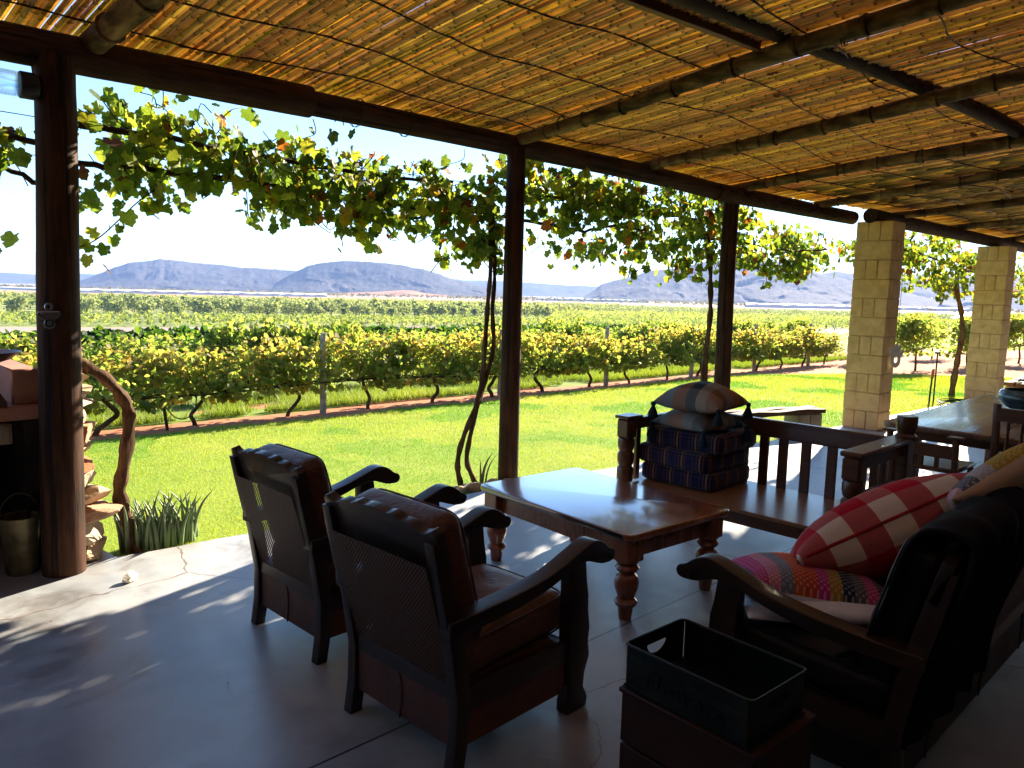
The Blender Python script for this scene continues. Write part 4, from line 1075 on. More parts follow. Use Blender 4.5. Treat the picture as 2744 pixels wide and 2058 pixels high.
pergola_vine('twin stemmed grapevine leaning away from the middle post',
    [([(3.985, 4.60, -.15), (3.93, 4.60, .03), (3.905, 4.6, .18), (3.96, 4.6, .38), (4.10, 4.61, .64), (4.17, 4.62, .85), (4.19, 4.62, 1.15), (4.23, 4.64, 1.45), (4.27, 4.66, 1.72), (4.33, 4.75, 2.2)], .023, .017),
     ([(4.16, 4.60, -.12), (4.07, 4.6, .04), (4.00, 4.6, .20), (4.04, 4.6, .42), (4.14, 4.62, .66), (4.20, 4.62, .83), (4.275, 4.61, 1.1), (4.265, 4.62, 1.4), (4.315, 4.66, 1.72), (4.36, 4.75, 2.2)], .021, .016),
     ([(4.50, 4.68, -.1), (4.52, 4.68, .6), (4.49, 4.68, 1.1), (4.53, 4.67, 1.5), (4.51, 4.70, 1.9), (4.56, 4.76, 2.18)], .016, .014)],
    [([(4.4, Y0, 2.2), (4.0, Y0, 2.19), (3.6, Y0, 2.08)], .014, .01), ([(4.55, Y0, 2.18), (5.0, Y0, 2.16), (5.6, Y0, 2.14), (6.1, Y0, 2.22), (6.7, Y0, 2.2)], .016, .012), ([(4.55, Y0, 2.42), (5.3, Y0, 2.40), (6.4, Y0, 2.40)], .012, .01)],
    [(3.6, 4.45, 1.98, 2.50, 560), (4.0, 4.5, 1.72, 2.1, 230), (4.5, 5.3, 1.98, 2.64, 540), (5.2, 6.2, 1.92, 2.66, 600), (6.0, 7.0, 1.92, 2.66, 560), (4.6, 8.2, 2.42, 2.68, 620, 4.68)],
    [([(6.4, Y0, 2.0), (6.35, Y0, 1.85), (6.3, Y0, 1.72)], 22)], 61)
pergola_vine('twisted grapevine climbing beside the far wooden post',
    [([(7.40, 4.62, -.2), (7.44, 4.6, .35), (7.50, 4.6, .7), (7.47, 4.6, 1.0), (7.54, 4.6, 1.3), (7.52, 4.62, 1.6), (7.58, 4.66, 1.95), (7.62, 4.75, 2.25)], .024, .02),
     ([(7.50, 4.62, -.2), (7.52, 4.6, .3), (7.46, 4.62, .7), (7.53, 4.62, 1.02), (7.50, 4.6, 1.3), (7.56, 4.62, 1.6), (7.56, 4.68, 1.95), (7.6, 4.78, 2.25)], .022, .016)],
    [([(7.6, Y0, 2.2), (8.2, 4.75, 2.2), (9.2, 4.6, 2.15), (9.9, 4.4, 2.2)], .016, .01), ([(7.6, Y0, 2.4), (7.0, Y0, 2.4), (6.4, Y0, 2.4)], .012, .01)],
    [(6.8, 7.65, 1.75, 2.64, 540), (7.6, 8.6, 1.95, 2.55, 560), (8.4, 9.8, 1.85, 2.50, 620), (9.6, 10.9, 1.85, 2.50, 520)], [([(8.9, 4.7, 2.0), (8.92, 4.7, 1.85), (8.95, 4.7, 1.70)], 14)], 71)
pergola_vine('grapevine with reddish leaves growing behind the farther pillar',
    [([(14.5, 4.1, -.2), (14.4, 4.05, .3), (14.3, 4.0, .65), (14.42, 4.0, 1.0), (14.3, 4.0, 1.35), (14.15, 4.05, 1.7), (14.2, 4.1, 2.1)], .05, .03)],
    [([(14.2, 4.1, 2.1), (12.4, 4.05, 2.25), (10.6, 4.05, 2.3)], .02, .01), ([(14.3, 4.1, 2.1), (15.5, 4.2, 2.1), (17, 4.3, 2.0)], .02, .01)],
    [(9.9, 12.2, 1.98, 2.52, 760, 4.05), (12.0, 13.9, 1.75, 2.50, 800, 4.05), (13.8, 16.0, 1.7, 2.45, 700, 4.1), (15.5, 20, 1.7, 2.4, 800, 4.1)], [([(13.5, 4.1, 2.0), (13.5, 4.1, 1.8), (13.45, 4.1, 1.6)], 40)], 81)
# support wires for the canes
for z in (2.2, 2.4):
    mb = MB(); mb.tube([(x, Y0 - .01, z + .01 * math.sin(x * 2)) for x in np.arange(-1, 9.5, .5)], .003, 4)
    tag(mb.build('vine_wire', M['wire']), 'thin %s wire carrying the vine canes along the pergola edge' % ('lower' if z < 2.3 else 'upper'), 'wire')

# ------------------------------------------------------------------ small things on the left post
t = thing('bottle_opener', 'small steel bottle opener screwed to the left wooden post', 'bottle opener', (1.032, 4.398, 1.36), R(-12))
mb = MB(); mb.prism([(-.045, .035), (.045, .035), (.052, .02), (.04, .0), (.02, -.012), (.026, -.03), (.022, -.048), (0, -.056), (-.022, -.048), (-.026, -.03), (-.02, -.012), (-.04, .0), (-.052, .02)], -.014, .0, 'y'); mb.build('plate', M['steel'], t, bevel=.003)
mb = MB(); mb.tube([(.014 * math.cos(a), -.004, .055 + .016 * math.sin(a)) for a in np.linspace(0, 6.283, 17)], .006, 6); mb.build('mounting_ring', M['steel'], t)
mb = MB(); mb.tube([(.017 * math.cos(a), -.017, -.026 + .017 * math.sin(a)) for a in np.linspace(0, 6.283, 17)], .004, 6); mb.build('opener_hole', M['black'], t)
t = thing('jar_lamp', 'clear glass jar lamp fixed sideways high on the left post', 'lamp', (1.02, 4.45, 2.485))
rot = Matrix.Rotation(R(-90), 4, 'Y') @ Matrix.Rotation(R(0), 4, 'Z')
mb = MB(); mb.lathe([(.0, .055), (.056, .055), (.060, .07), (.060, .36), (.05, .40), (.046, .40), (.055, .36), (.055, .075), (0, .065)], n=24, cap=False); j = mb.build('glass_jar', M['glass'], t); j.rotation_euler = (0, R(-90), 0)
mb = MB(); mb.lathe([(.030, -.02), (.055, -.02), (.064, 0), (.064, .055), (.058, .06)], n=22); j = mb.build('cap', M['black'], t); j.rotation_euler = (0, R(-90), 0)
mb = MB(); mb.lathe([(.014, .06), (.016, .10), (.03, .14), (.034, .17), (.025, .20), (.008, .215)], n=16); j = mb.build('bulb', M['glass'], t); j.rotation_euler = (0, R(-90), 0)
mb = MB(); mb.tube(spline([(.0, -.01, .06), (-.005, -.02, .11), (.01, -.01, .17), (.03, .0, .22)], 5), .004, 5); mb.build('cord', M['black'], t)

# ------------------------------------------------------------------ braai corner
BR = thing('braai', 'pink plastered outdoor fireplace with a concrete ledge behind the left post', 'fireplace', (.3, 4.9, 0))
mb = MB(); mb.box((-.35, .15, .845), (2.22, .72, .078), .006); mb.build('ledge', M['plaster'], BR)
mb = MB(); mb.box((-.42, .46, .985), (2.06, .10, .20), .008); mb.box((.685, .14, .98), (.13, .62, .19), .008); mb.build('upstand', M['plaster'], BR)
mb = MB(); mb.box((-.35, .5, .40), (2.2, .14, .80), .004); mb.box((-1.4, .1, .40), (.1, .7, .80), .004); mb.box((.70, .12, .40), (.09, .66, .80), .004); mb.build('shaded_niche_wall', M['nicheshade'], BR)  # niche walls, their shade put into the colour
mb = MB(); mb.box((.60, .04, .70), (.10, .05, .115), .004); mb.box((.62, .012, .70), (.03, .012, .09), .003); o = mb.build('switch_box', M['creamcloth'], BR)

# stacked stone end of the wall, each stone separate in the pile
SW = thing('stone_wall', 'rough sandstone stack against the right side of the braai', 'stone wall', (1.18, 4.72, 0))
def rock(mb, c, s, seed, tint):
    g = np.random.default_rng(seed); bm = bmesh.new(); bmesh.ops.create_icosphere(bm, subdivisions=4, radius=1)
    pl = [(Vector(g.normal(0, 1, 3)).normalized(), g.uniform(.52, .85)) for _ in range(15)]
    V = []
    for v in bm.verts:
        p = Vector(v.co)
        for nrm, d in pl:
            k = p.dot(nrm)
            if k > d: p -= nrm * (k - d)
        q = float(fbm(p[0] * 4 + seed, p[1] * 4 + p[2] * 3.3 + 9, 4, 1)) - .5
        p *= 1 + .14 * q; V.append((c[0] + p[0] * s[0], c[1] + p[1] * s[1], c[2] + p[2] * s[2]))
    F = [[v.index for v in f.verts] for f in bm.faces]; bm.free(); mb.add(V, F, None, tint)
zs = [(.05, .20, .085, .07), (.16, .18, .10, .02), (.265, .24, .075, .05), (.355, .23, .075, .07), (.455, .17, .075, .01), (.535, .15, .06, -.01), (.62, .14, .075, .0), (.72, .17, .095, .03), (.81, .145, .075, .0), (.88, .16, .06, .02), (.95, .13, .065, .01), (1.03, .12, .06, .0), (1.09, .09, .05, -.01)]
for i, (z, w, h, dx) in enumerate(zs):
    mb = MB(); tn = [(.44, .31, .20), (.48, .37, .26), (.40, .25, .16), (.46, .33, .22), (.50, .40, .29)][i % 5]
    if i == 5: tn = (.42, .14, .06)
    rock(mb, (dx * .8 + .0, 0, z), (w * .90, .19, h * .95), 70 + i, tn)
    mb.build('stone', M['stone'], SW, tint=True, angle=13)

# pail in the braai niche
t = thing('pail', 'dull metal pail with a hoop handle standing under the braai ledge', 'bucket', (.905, 4.63, 0))
mb = MB(); mb.lathe([(.070, .0), (.074, .01), (.092, .29), (.097, .30), (.097, .31), (.090, .305), (.072, .02), (0, .015)], n=28, cap=False); mb.build('body', M['pail'], t)
mb = MB(); mb.tube([(.092 * math.cos(a), .0, .30 + .13 * math.sin(a)) for a in np.linspace(0, math.pi, 22)], .004, 6); mb.build('handle', M['wire'], t)
# kitchen scale
t = thing('kitchen_scale', 'old kitchen scale with a brown pan standing on the braai ledge', 'scale', (.80, 4.72, .885))
mb = MB(); mb.prism([(-.09, 0), (.09, 0), (.085, .03), (.05, .09), (.03, .14), (-.03, .14), (-.05, .09), (-.085, .03)], -.05, .05, 'y'); mb.build('base', M['brownmetal'], t, bevel=.01)
mb = MB(); mb.box((0, 0, .17), (.10, .05, .02)); mb.box((.03, 0, .20), (.03, .05, .05)); mb.box((-.03, 0, .20), (.02, .04, .05)); mb.build('balance_arm', M['steel'], t)
mb = MB(); mb.lathe([(0, .225), (.06, .23), (.12, .25), (.165, .285), (.17, .29), (.16, .287), (.115, .258), (0, .24)], n=30, cap=False); mb.build('pan', M['brownmetal'], t)
# pale stone on the deck
mb = MB(); rock(mb, (0, 0, 0), (.048, .036, .03), 311, (.62, .58, .50)); o = mb.build('loose_stone', M['stone'], tint=True, angle=30); o.location = (1.285, 4.13, .022); o.rotation_euler = (.2, .1, .6)
tag(o, 'small pale crumpled looking stone lying on the sunlit porch floor', 'stone')
# fallen leaf crumbs on the floor and lawn edge
for i in range(20):
    x, y = (rnd.uniform(.6, 3.6), rnd.uniform(1.9, 4.4)) if i < 12 else (rnd.uniform(2, 8), rnd.uniform(4.7, 7.5))
    sck = rnd.uniform(.08, .2) if i < 12 else .4; o = dl.copy(); COL.objects.link(o); o.scale = (sck,) * 3; o.rotation_euler = (rnd.uniform(-.3, .3), rnd.uniform(-.3, .3), rnd.uniform(0, 6))
    o.location = (x, y, sck * .03 if i < 12 else tz1(x, y) + .06); o['label'] = 'small dry brown leaf fallen on the %s' % ('porch floor' if i < 12 else 'lawn'); o['group'] = 'fallen dry leaves on the ground'
# aloes
def aloe(label, c, n, rad, h, seed):
    g = random.Random(seed); mb = MB()
    for i in range(n):
        a = g.uniform(0, 6.28); r = rad * math.sqrt(g.random()); x, y = r * math.cos(a) * 1.3, r * math.sin(a) * .55; b = g.uniform(0, 6.28); L = h * g.uniform(.55, 1.1); ln = g.uniform(.15, .75)
        P = spline([(x, y, -.05), (x + math.cos(b) * L * .12 * ln, y + math.sin(b) * L * .12 * ln, L * .4), (x + math.cos(b) * L * .32 * ln, y + math.sin(b) * L * .32 * ln, L * .75), (x + math.cos(b) * L * .6 * ln, y + math.sin(b) * L * .6 * ln, L)], 4)
        w = g.uniform(.009, .016); mb.tube(P, [w * (1 - (k / (len(P) - 1)) ** 1.6 * .92) for k in range(len(P))], 6)
    o = mb.build('aloe_plant', M['aloe']); o.location = c; return tag(o, label, 'aloe')
aloe('clump of spiky green aloe leaves at the foot of the crooked vine', (1.66, 4.74, -.03), 95, .19, .30, 3)
aloe('small aloe shoot beside the middle post behind the coffee table', (4.16, 4.58, -.03), 4, .03, .26, 5)
aloe('narrow aloe shoots at the foot of the nearer block pillar', (9.2, 4.12, -.05), 9, .08, .34, 7)
# edging stones by the middle vine
for i, (x, y, s) in enumerate([(3.78, 4.46, .10), (3.95, 4.47, .12), (4.14, 4.46, .11), (3.62, 4.50, .07), (4.3, 4.42, .09)]):
    mb = MB(); rock(mb, (0, 0, 0), (s, s * .55, s * .4), 400 + i, (.46, .38, .27)); o = mb.build('edging_stone', M['stone'], tint=True, angle=30); o.location = (x, y, -.0); o.rotation_euler = (0, 0, -.05)
    tag(o, 'flat sandstone edging piece at the foot of the twin stemmed vine', 'stone', 'edging stones by the middle post')
# ------------------------------------------------------------------ furniture
def pillow_mesh(name, w, h, t, mat, parent=None, n=22, droop=0.0, seed=0, pinch=.10):
    V = []; F = []; g = random.Random(seed); ph = [g.uniform(0, 6) for _ in range(6)]
    for side in (1, -1):
        for j in range(n + 1):
            for i in range(n + 1):
                u = -1 + 2 * i / n; v = -1 + 2 * j / n
                u2 = math.copysign(1 - (1 - abs(u)) ** 1.5, u); v2 = math.copysign(1 - (1 - abs(v)) ** 1.5, v)
                x = u2 * (1 - pinch * (1 - v2 * v2)); y = v2 * (1 - pinch * (1 - u2 * u2))
                e = max(0, (1 - u2 * u2)) * max(0, (1 - v2 * v2)); z = (e ** .42) * t / 2
                z *= 1 + .06 * math.sin(3 * x + ph[0]) * math.cos(4 * y + ph[1])
                edge = max(abs(u2), abs(v2)); wr = .012 * min(1, t / .15) * (math.sin(11 * x + ph[2] + 5 * y) + .7 * math.sin(19 * y - 8 * x + ph[3]) + .6 * math.sin(27 * x + 13 * y + ph[4])) * max(0, edge - .45) * (1 - edge) * 3
                V.append((x * w / 2, y * h / 2, side * (z + wr * .5) - droop * (x * x + y * y)))
    m = (n + 1) ** 2
    for s in (0, 1):
        for j in range(n):
            for i in range(n):
                a = s * m + j * (n + 1) + i; q = [a, a + 1, a + n + 2, a + n + 1]; F.append(q if s == 0 else q[::-1])
    mb = MB(); mb.add(V, F)
    me_o = mb.build(name, mat, parent, smooth=True, angle=120)
    bm = bmesh.new(); bm.from_mesh(me_o.data); bmesh.ops.remove_doubles(bm, verts=bm.verts, dist=1e-5); bmesh.ops.recalc_face_normals(bm, faces=bm.faces); bm.to_mesh(me_o.data); bm.free()
    me_o.data.polygons.foreach_set('use_smooth', np.full(len(me_o.data.polygons), True))
    return me_o

def cushion_mesh(name, w, d, t, mat, parent=None, r=.03, puff=.02, loc=(0, 0, 0), rot=(0, 0, 0)):
    """boxy cushion with puffed faces and piping"""
    n = 14; bm = bmesh.new(); bmesh.ops.create_cube(bm, size=2); bmesh.ops.subdivide_edges(bm, edges=bm.edges, cuts=n, use_grid_fill=True)
    for v in bm.verts:
        x, y, z = v.co; h = [w / 2, d / 2, t / 2]; p = [x * h[0], y * h[1], z * h[2]]; q = [max(-(h[i] - r), min(h[i] - r, p[i])) for i in range(3)]
        dv = Vector(p) - Vector(q)
        if dv.length > 1e-9: p = [q[i] + dv.normalized()[i] * r * min(1, max(abs(dv[0]), abs(dv[1]), abs(dv[2])) / r) for i in range(3)]
        k = puff * (1 - x ** 4) * (1 - y ** 4); p[2] += k * z; p[0] += puff * .5 * x * (1 - z * z) * (1 - y ** 4); p[1] += puff * .5 * y * (1 - z * z) * (1 - x ** 4)
        p[2] += (.004 * math.sin(x * 9 + y * 4) * (1 - abs(x)) + .0016 * math.sin(11 * y + 5 * x) * max(0, abs(x) - .45) + .0016 * math.sin(15 * x + 3 * y) * max(0, abs(y) - .5)) * z
        v.co = p
    me = bpy.data.meshes.new(name); bm.to_mesh(me); bm.free(); me.polygons.foreach_set('use_smooth', np.full(len(me.polygons), True)); me.materials.append(mat)
    o = bpy.data.objects.new(name, me); link(o, parent); o.location = loc; o.rotation_euler = rot
    return o
def piping(w, d, t, mat, parent, r=.004):
    for s in (1, -1):
        P = []
        for k in range(41):
            a = k / 40 * 2 * math.pi; c, s_ = math.cos(a), math.sin(a); e = .22
            P.append((math.copysign(abs(c) ** e, c) * (w / 2 - .004), math.copysign(abs(s_) ** e, s_) * (d / 2 - .004), s * (t / 2 - .006)))
        mb = MB(); mb.tube(P, r, 5, cap=False); mb.build('piping', mat, parent)

def morris_seat(name, label, cat, W, loc, rz, nseat=1, group=None, LE='leather', LS='leatherseat'):
    """chair facing local +x, W wide; origin under the middle of the seat"""
    t = thing(name, label, cat, loc, rz, group); h = W / 2; k = M['dark']
    lean = lambda z: -.285 - .16 * max(0, z - .25) / .58
    for s in (-1, 1):
        # rear stile and sabre foot in one
        out = [(-.335, 0), (-.285, 0), (-.268, .10), (-.255, .26), (-.285, .45), (-.345, .70), (-.395, .80), (-.425, .80), (-.40, .68), (-.345, .45), (-.315, .26), (-.318, .12)]
        mb = MB(); mb.prism(out, s * h - s * .046, s * h, 'y'); mb.build('rear_leg', k, t, bevel=.005)
        # front leg with waved front edge and hoof foot
        out = [(.235, 0), (.345, 0), (.352, .035), (.325, .085), (.33, .14), (.355, .20), (.345, .26), (.352, .31), (.34, .38), (.338, .44), (.325, .50), (.315, .58), (.235, .575), (.235, .2), (.255, .10), (.235, .045)]
        mb = MB(); mb.prism(out, s * h - s * .056, s * h, 'y'); mb.build('front_leg', k, t, bevel=.007)
        # arm: swept up to a carved scroll head
        top = spline([(-.36, .54), (-.2, .545), (-.03, .556), (.12, .578), (.24, .615), (.32, .641), (.365, .644), (.405, .628), (.44, .602), (.468, .590), (.478, .571)], 4)
        bot = spline([(.472, .553), (.45, .545), (.40, .548), (.36, .560), (.30, .578), (.22, .565), (.12, .534), (0, .510), (-.18, .492), (-.36, .488)], 4)
        mb = MB(); mb.prism([tuple(p) for p in top] + [tuple(p) for p in bot], s * h - s * .062, s * h + s * .012, 'y'); a = mb.build('arm', k, t, bevel=.010, seg=3)
        mb = MB(); mb.tube([(.425 + .018 * math.cos(q) * (1 - q / 14), s * (h + .012), .574 + .018 * math.sin(q) * (1 - q / 14)) for q in np.linspace(0, 11, 30)], .004, 5); mb.build('scroll', k, a)
        mb = MB(); mb.prism([(-.27, .205), (.24, .205), (.24, .285), (-.27, .285)], s * (h - .052), s * (h - .012), 'y'); mb.build('side_rail', k, t, bevel=.004)
        mb = MB(); mb.box((-.015, s * (h - .028), .150), (.50, .018, .125), .004); mb.build('leather_skirt', M[LE], t)
    # scalloped crest rail, tilted with the back
    hw = h - .0; n = 80; out = []
    for i in range(n + 1):
        y = -hw + 2 * hw * i / n; e = abs(y) / hw; q = (e * max(1, round(W / .58))) % 2; e2 = e if W < .7 else (q if q < 1 else 2 - q) * .72
        zt = float(np.interp(e2, [0, .10, .20, .30, .36, .44, .54, .62, .68, .78, .86, .92, .97, 1.0], [.864, .862, .857, .862, .859, .847, .849, .847, .834, .828, .834, .846, .842, .826]))
        out.append((y, zt))
    out = out + [(hw, .70), (-hw, .70)]
    mb = MB(); mb.prism(out, -.018, .018, 'x'); c = mb.build('crest_rail', k, t, bevel=.003)
    th = math.atan2(.16, .58); c.rotation_euler = (0, -th, 0); c.location = (-.365 + .0 + .71 * math.sin(th) * 1.0, 0, .70 * (1 - math.cos(th)))
    mb = MB(); mb.beam((-.288, -h + .044, .275), (-.288, h - .044, .275), .036, .06, .004); mb.build('back_rail', k, t)
    # cane panel
    V = []; F = []; nn = 6
    for j in range(nn + 1):
        z = .28 + .44 * j / nn
        for y in (-h + .04, h - .04): V.append((lean(z) - .006, y, z))
    for j in range(nn): F.append([2 * j, 2 * j + 1, 2 * j + 3, 2 * j + 2])
    mb = MB(); mb.add(V, F); mb.build('cane_panel', M['canework'], t)
    # leather base panels, rear and front
    mb = MB(); mb.box((-.292, 0, .17), (.020, W - .085, .17), .006); mb.build('rear_skirt', M[LE], t)
    mb = MB()
    for i in range(nseat): mb.tube([(-.304, -W / 2 + W * (i + .5) / nseat + .06 * q, .17 + .085 * q2) for q, q2 in ((.2, 1), (0, .6), (-.1, 0), (0, -.5), (.1, -1))], .003, 5)
    mb.build('seam', M[LE], t)
    mb = MB(); mb.box((.265, 0, .17), (.022, W - .11, .20), .006); mb.build('front_skirt', M[LE], t)
    mb = MB(); mb.box((-.02, 0, .265), (.52, W - .105, .03), .004); mb.build('seat_deck', M[LE], t)
    cw = (W - .13) / nseat
    for i in range(nseat):
        y = -W / 2 + .065 + cw * (i + .5)
        c = cushion_mesh('seat_cushion', .58, cw - .01, .135, M[LS], t, .035, .028, (.02, y, .352), (0, R(-4), 0)); piping(.58, cw - .01, .135, M[LE], c)
        c = cushion_mesh('back_cushion', .47, cw + .0, .125, M[LE], t, .032, .016, (-.252, y, .612), (0, R(-105), 0)); piping(.47, cw, .125, M[LE], c)
    return t
morris_seat('armchair', 'farther dark armchair with cane back facing the coffee table', 'armchair', .57, (1.872, 2.985, 0), R(1.5), 1, 'cane backed armchairs')
morris_seat('armchair', 'nearer dark armchair with cane back and leather cushions in the foreground', 'armchair', .60, (1.79, 2.04, 0), R(2), 1, 'cane backed armchairs')
morris_seat('settee', 'dark wood settee with shade-darkened leather and scalloped back at the right edge', 'settee', 1.75, (3.20, 1.02, 0), R(90), 3, None, 'leathershade', 'leathershade')

TURN = [(.030, 0), (.034, .03), (.038, .075), (.05, .082), (.058, .10), (.05, .115), (.040, .122), (.044, .14), (.057, .18), (.060, .215), (.052, .245), (.038, .26), (.036, .268), (.050, .278), (.058, .295), (.050, .312), (.040, .318), (.055, .328), (.060, .338)]
def coffee_table():
    t = thing('coffee_table', 'low varnished wooden coffee table with four turned legs', 'coffee table', (3.245, 2.615, 0), R(-4.6)); W, L, H = .80, 1.17, .445
    def rr_out(w, l, r): return [(cx_ + r * math.cos(R(a0 + 15 * q)), cy_ + r * math.sin(R(a0 + 15 * q))) for (cx_, cy_, a0) in ((w - r, l - r, 0), (-w + r, l - r, 90), (-w + r, -l + r, 180), (w - r, -l + r, 270)) for q in range(7)]
    mb = MB(); mb.prism(rr_out(W / 2, L / 2, .05), H - .032, H, 'z'); mb.build('tabletop', M['tabletop'], t, bevel=.007, seg=3)
    ix, iy = W / 2 - .085, L / 2 - .085
    for sy in (-1, 1): mb = MB(); mb.box((0, sy * iy, H - .093), (2 * ix - .1, .024, .105), .003); mb.build('apron', M['legwood'], t)
    for sx in (-1, 1): mb = MB(); mb.box((sx * ix, 0, H - .093), (.024, 2 * iy - .1, .105), .003); mb.build('apron', M['legwood'], t)
    for sx in (-1, 1):
        for sy in (-1, 1):
            mb = MB(); mb.lathe([(r, z * .875) for r, z in TURN], (sx * ix, sy * iy, 0), 24); mb.box((sx * ix, sy * iy, .35), (.112, .112, .115), .006); mb.build('leg', M['legwood'], t, angle=30)
coffee_table()

# slatted bench on the far side of the table
def bench():
    t = thing('slatted_bench', 'heavy wooden bench with slatted back and turned posts behind the coffee table', 'bench', (4.45, 2.34, 0)); k = M['benchwood']
    x0, x1, y0, y1 = -.345, .345, -.75, .755
    mb = MB(); mb.box((0, 0, .288), (.72, 1.42, .024), .004); mb.build('seat', M['seatwood'], t)
    mb = MB(); mb.box((x0 + .02, 0, .245), (.035, 1.42, .085), .006); mb.box((x1 - .02, 0, .245), (.035, 1.42, .085), .006); mb.build('seat_rail', M['benchwood'], t)
    for y in (y0, y1):
        mb = MB(); prof = [(.052, .30), (.056, .325), (.056, .39), (.048, .405), (.043, .41), (.050, .42), (.056, .45), (.056, .49), (.047, .505), (.043, .51), (.050, .52), (.056, .55), (.056, .585), (.05, .60)]
        mb.lathe(prof, (x0, y, 0), 22); mb.box((x0, y, .15), (.105, .105, .30), .006); mb.box((x0, y, .665), (.10, .10, .13), .012); mb.build('front_post', k, t, angle=30)
        mb = MB(); mb.box((x1, y, .37), (.095, .095, .74), .006)
        if y < 0: mb.lathe([(.06, .74), (.062, .765), (.048, .78), (.052, .80), (.058, .82), (.060, .875), (.056, .885)], (x1 + .01, y - .01, 0), 22)
        mb.build('rear_post', k, t, angle=30)
        mb = MB(); mb.box((0, y, .745), (.80 if y < 0 else .19, .125, .030), .008) if y < 0 else mb.box((x0 + .02, y, .742), (.17, .115, .022), .006); mb.build('arm', k, t)
        mb = MB(); mb.box((0, y, .69), (.62, .045, .075), .004)
        for i in range(4): mb.box((-.22 + i * .14, y, .48), (.045, .025, .36), .003)
        mb.build('arm_slats', k, t)
    mb = MB(); mb.box((x1, 0, .688), (.045, 1.42, .118), .008); mb.build('top_rail', k, t)
    for i, y in enumerate((-.62, -.485, -.345, -.175, -.02, .115, .26, .405, .55, .67)):
        mb = MB(); mb.box((x1 - .01, y, .465), (.026, .062, .335), .004); mb.build('slat', k, t)
bench()
for i, (z, dx, dy, rz, w) in enumerate(((.300, .0, 0, 1, .51), (.421, -.02, .02, -2, .52), (.542, .03, -.02, 3, .53))):
    nm = ('bottom', 'middle', 'topmost')[i]
    c = cushion_mesh('seat_cushion', w, .555, .118, M['plaid'], None, .03, .012, (4.52 + dx, 2.81 + dy, z + .064), (0, 0, R(rz))); piping(w, .555, .118, M['plaid'], c)
    tag(c, '%s navy tartan seat cushion in the stack on the slatted bench' % nm, 'cushion', 'tartan seat cushions stacked on the bench')

def tassel(parent, p, L=.085):
    mb = MB(); mb.lathe([(.006, 0), (.016, -.008), (.017, -.022), (.011, -.03), (.013, -.034), (.022, -.055), (.030, -.078), (.033, -L - .012), (.028, -L - .016)], p, 14); g = random.Random(int(p[0] * 999))
    for i in range(26):
        a = g.uniform(0, 6.28); r = g.uniform(.01, .038); mb.tube([(p[0] + .01 * math.cos(a), p[1] + .01 * math.sin(a), p[2] - .034), (p[0] + r * .7 * math.cos(a), p[1] + r * .7 * math.sin(a), p[2] - .065), (p[0] + r * math.cos(a), p[1] + r * math.sin(a), p[2] - L - g.uniform(.005, .028))], .0022, 4)
    return mb.build('tassel', M['tassel'], parent)
def tas_pillow(label, c, w, t_, mat, rot, seed):
    o = pillow_mesh('tasselled_pillow', w, w, t_, mat, None, 24, .12, seed, .07); o.location = c; o.rotation_euler = rot; tag(o, label, 'pillow', 'tasselled pillows on the bench')
    for sx in (-1, 1):
        for sy in (-1, 1): tassel(o, (sx * w * .5, sy * w * .5, -.02 - .12 * 1.9), .07)
    return o
def tas2(label, c, w, t_, mat, rz, seed, droop):
    o = pillow_mesh('tasselled_pillow', w, w, t_, mat, None, 26, droop, seed, .09); o.location = c; o.rotation_euler = (0, 0, rz); tag(o, label, 'pillow', 'tasselled pillows on the bench')
    for sx in (-1, 1):
        for sy in (-1, 1): tassel(o, (sx * w * .495, sy * w * .495, -2 * droop + .004))
    return o
tas2('lower tasselled check pillow squashed between the cushions and the top pillow', (4.42, 2.74, .755), .44, .155, M['tartan2'], R(-8), 3, .022)
tas2('upper blue and orange check pillow with dark tassels crowning the stack', (4.40, 2.72, .895), .46, .20, M['tartan'], R(6), 4, .018)

# pillows on the settee: frame given by right vector, facing normal
def place(o, c, ax, nz):
    x = Vector(ax).normalized(); z = Vector(nz); z = (z - x * z.dot(x)).normalized(); y = z.cross(x)
    o.matrix_world = Matrix(((x[0], y[0], z[0], c[0]), (x[1], y[1], z[1], c[1]), (x[2], y[2], z[2], c[2]), (0, 0, 0, 1)))
o = pillow_mesh('knitted_pillow', .58, .46, .26, M['knit'], None, 28, 0, 12, .06); _A = Vector((.62, -.66, -.13)).normalized(); _w = Vector((2.55, 1.12, -1.0)).normalized(); _n = _A.cross(_w)
_n = -_n if _n.z < 0 else _n; _n = (_n.normalized() * math.cos(R(-6)) + _w * math.sin(R(-6))).normalized(); place(o, Vector((2.545, 1.115, .540)) + _w * .20, _A, _n); tag(o, 'multicoloured striped knitted pillow with white back under the red check pillow', 'pillow')
mb = MB()
o = pillow_mesh('check_pillow', .74, .52, .33, M['gingham'], None, 30, 0, 15, .05)
_A = Vector((.57, -.50, .36)).normalized(); _w = Vector((2.84, .98, -.82)).normalized(); _n = _A.cross(_w)
_n = -_n if _n.z < 0 else _n; _n = (_n.normalized() * math.cos(R(9)) + _w * math.sin(R(9))).normalized()
place(o, Vector((2.80, .985, .715)) + _w * .235, _A, _n); tag(o, 'red and white check pillow lying tilted on top of the knitted pillow', 'pillow')
P = []
mb = MB(); n = 60
for q in range(n + 1):
    a = 2 * math.pi * q / n; c_, s_ = math.cos(a), math.sin(a); m_ = max(abs(c_), abs(s_)); x, y = c_ / m_, s_ / m_
    P.append((x * (1 - .05 * (1 - y * y)) * .37, y * (1 - .05 * (1 - x * x)) * .26, 0))
mb.tube(P, .006, 6, cap=False); mb.build('piping', M['redpiping'], o)
o = pillow_mesh('mustard_pillow', .46, .44, .17, M['knit2'], None, 24, 0, 18, .06); place(o, (3.20, .74, .87), (.66, -.50, .50), (.12, .80, .60)); tag(o, 'mustard and grey knitted pillow with cream back behind the red check pillow', 'pillow')
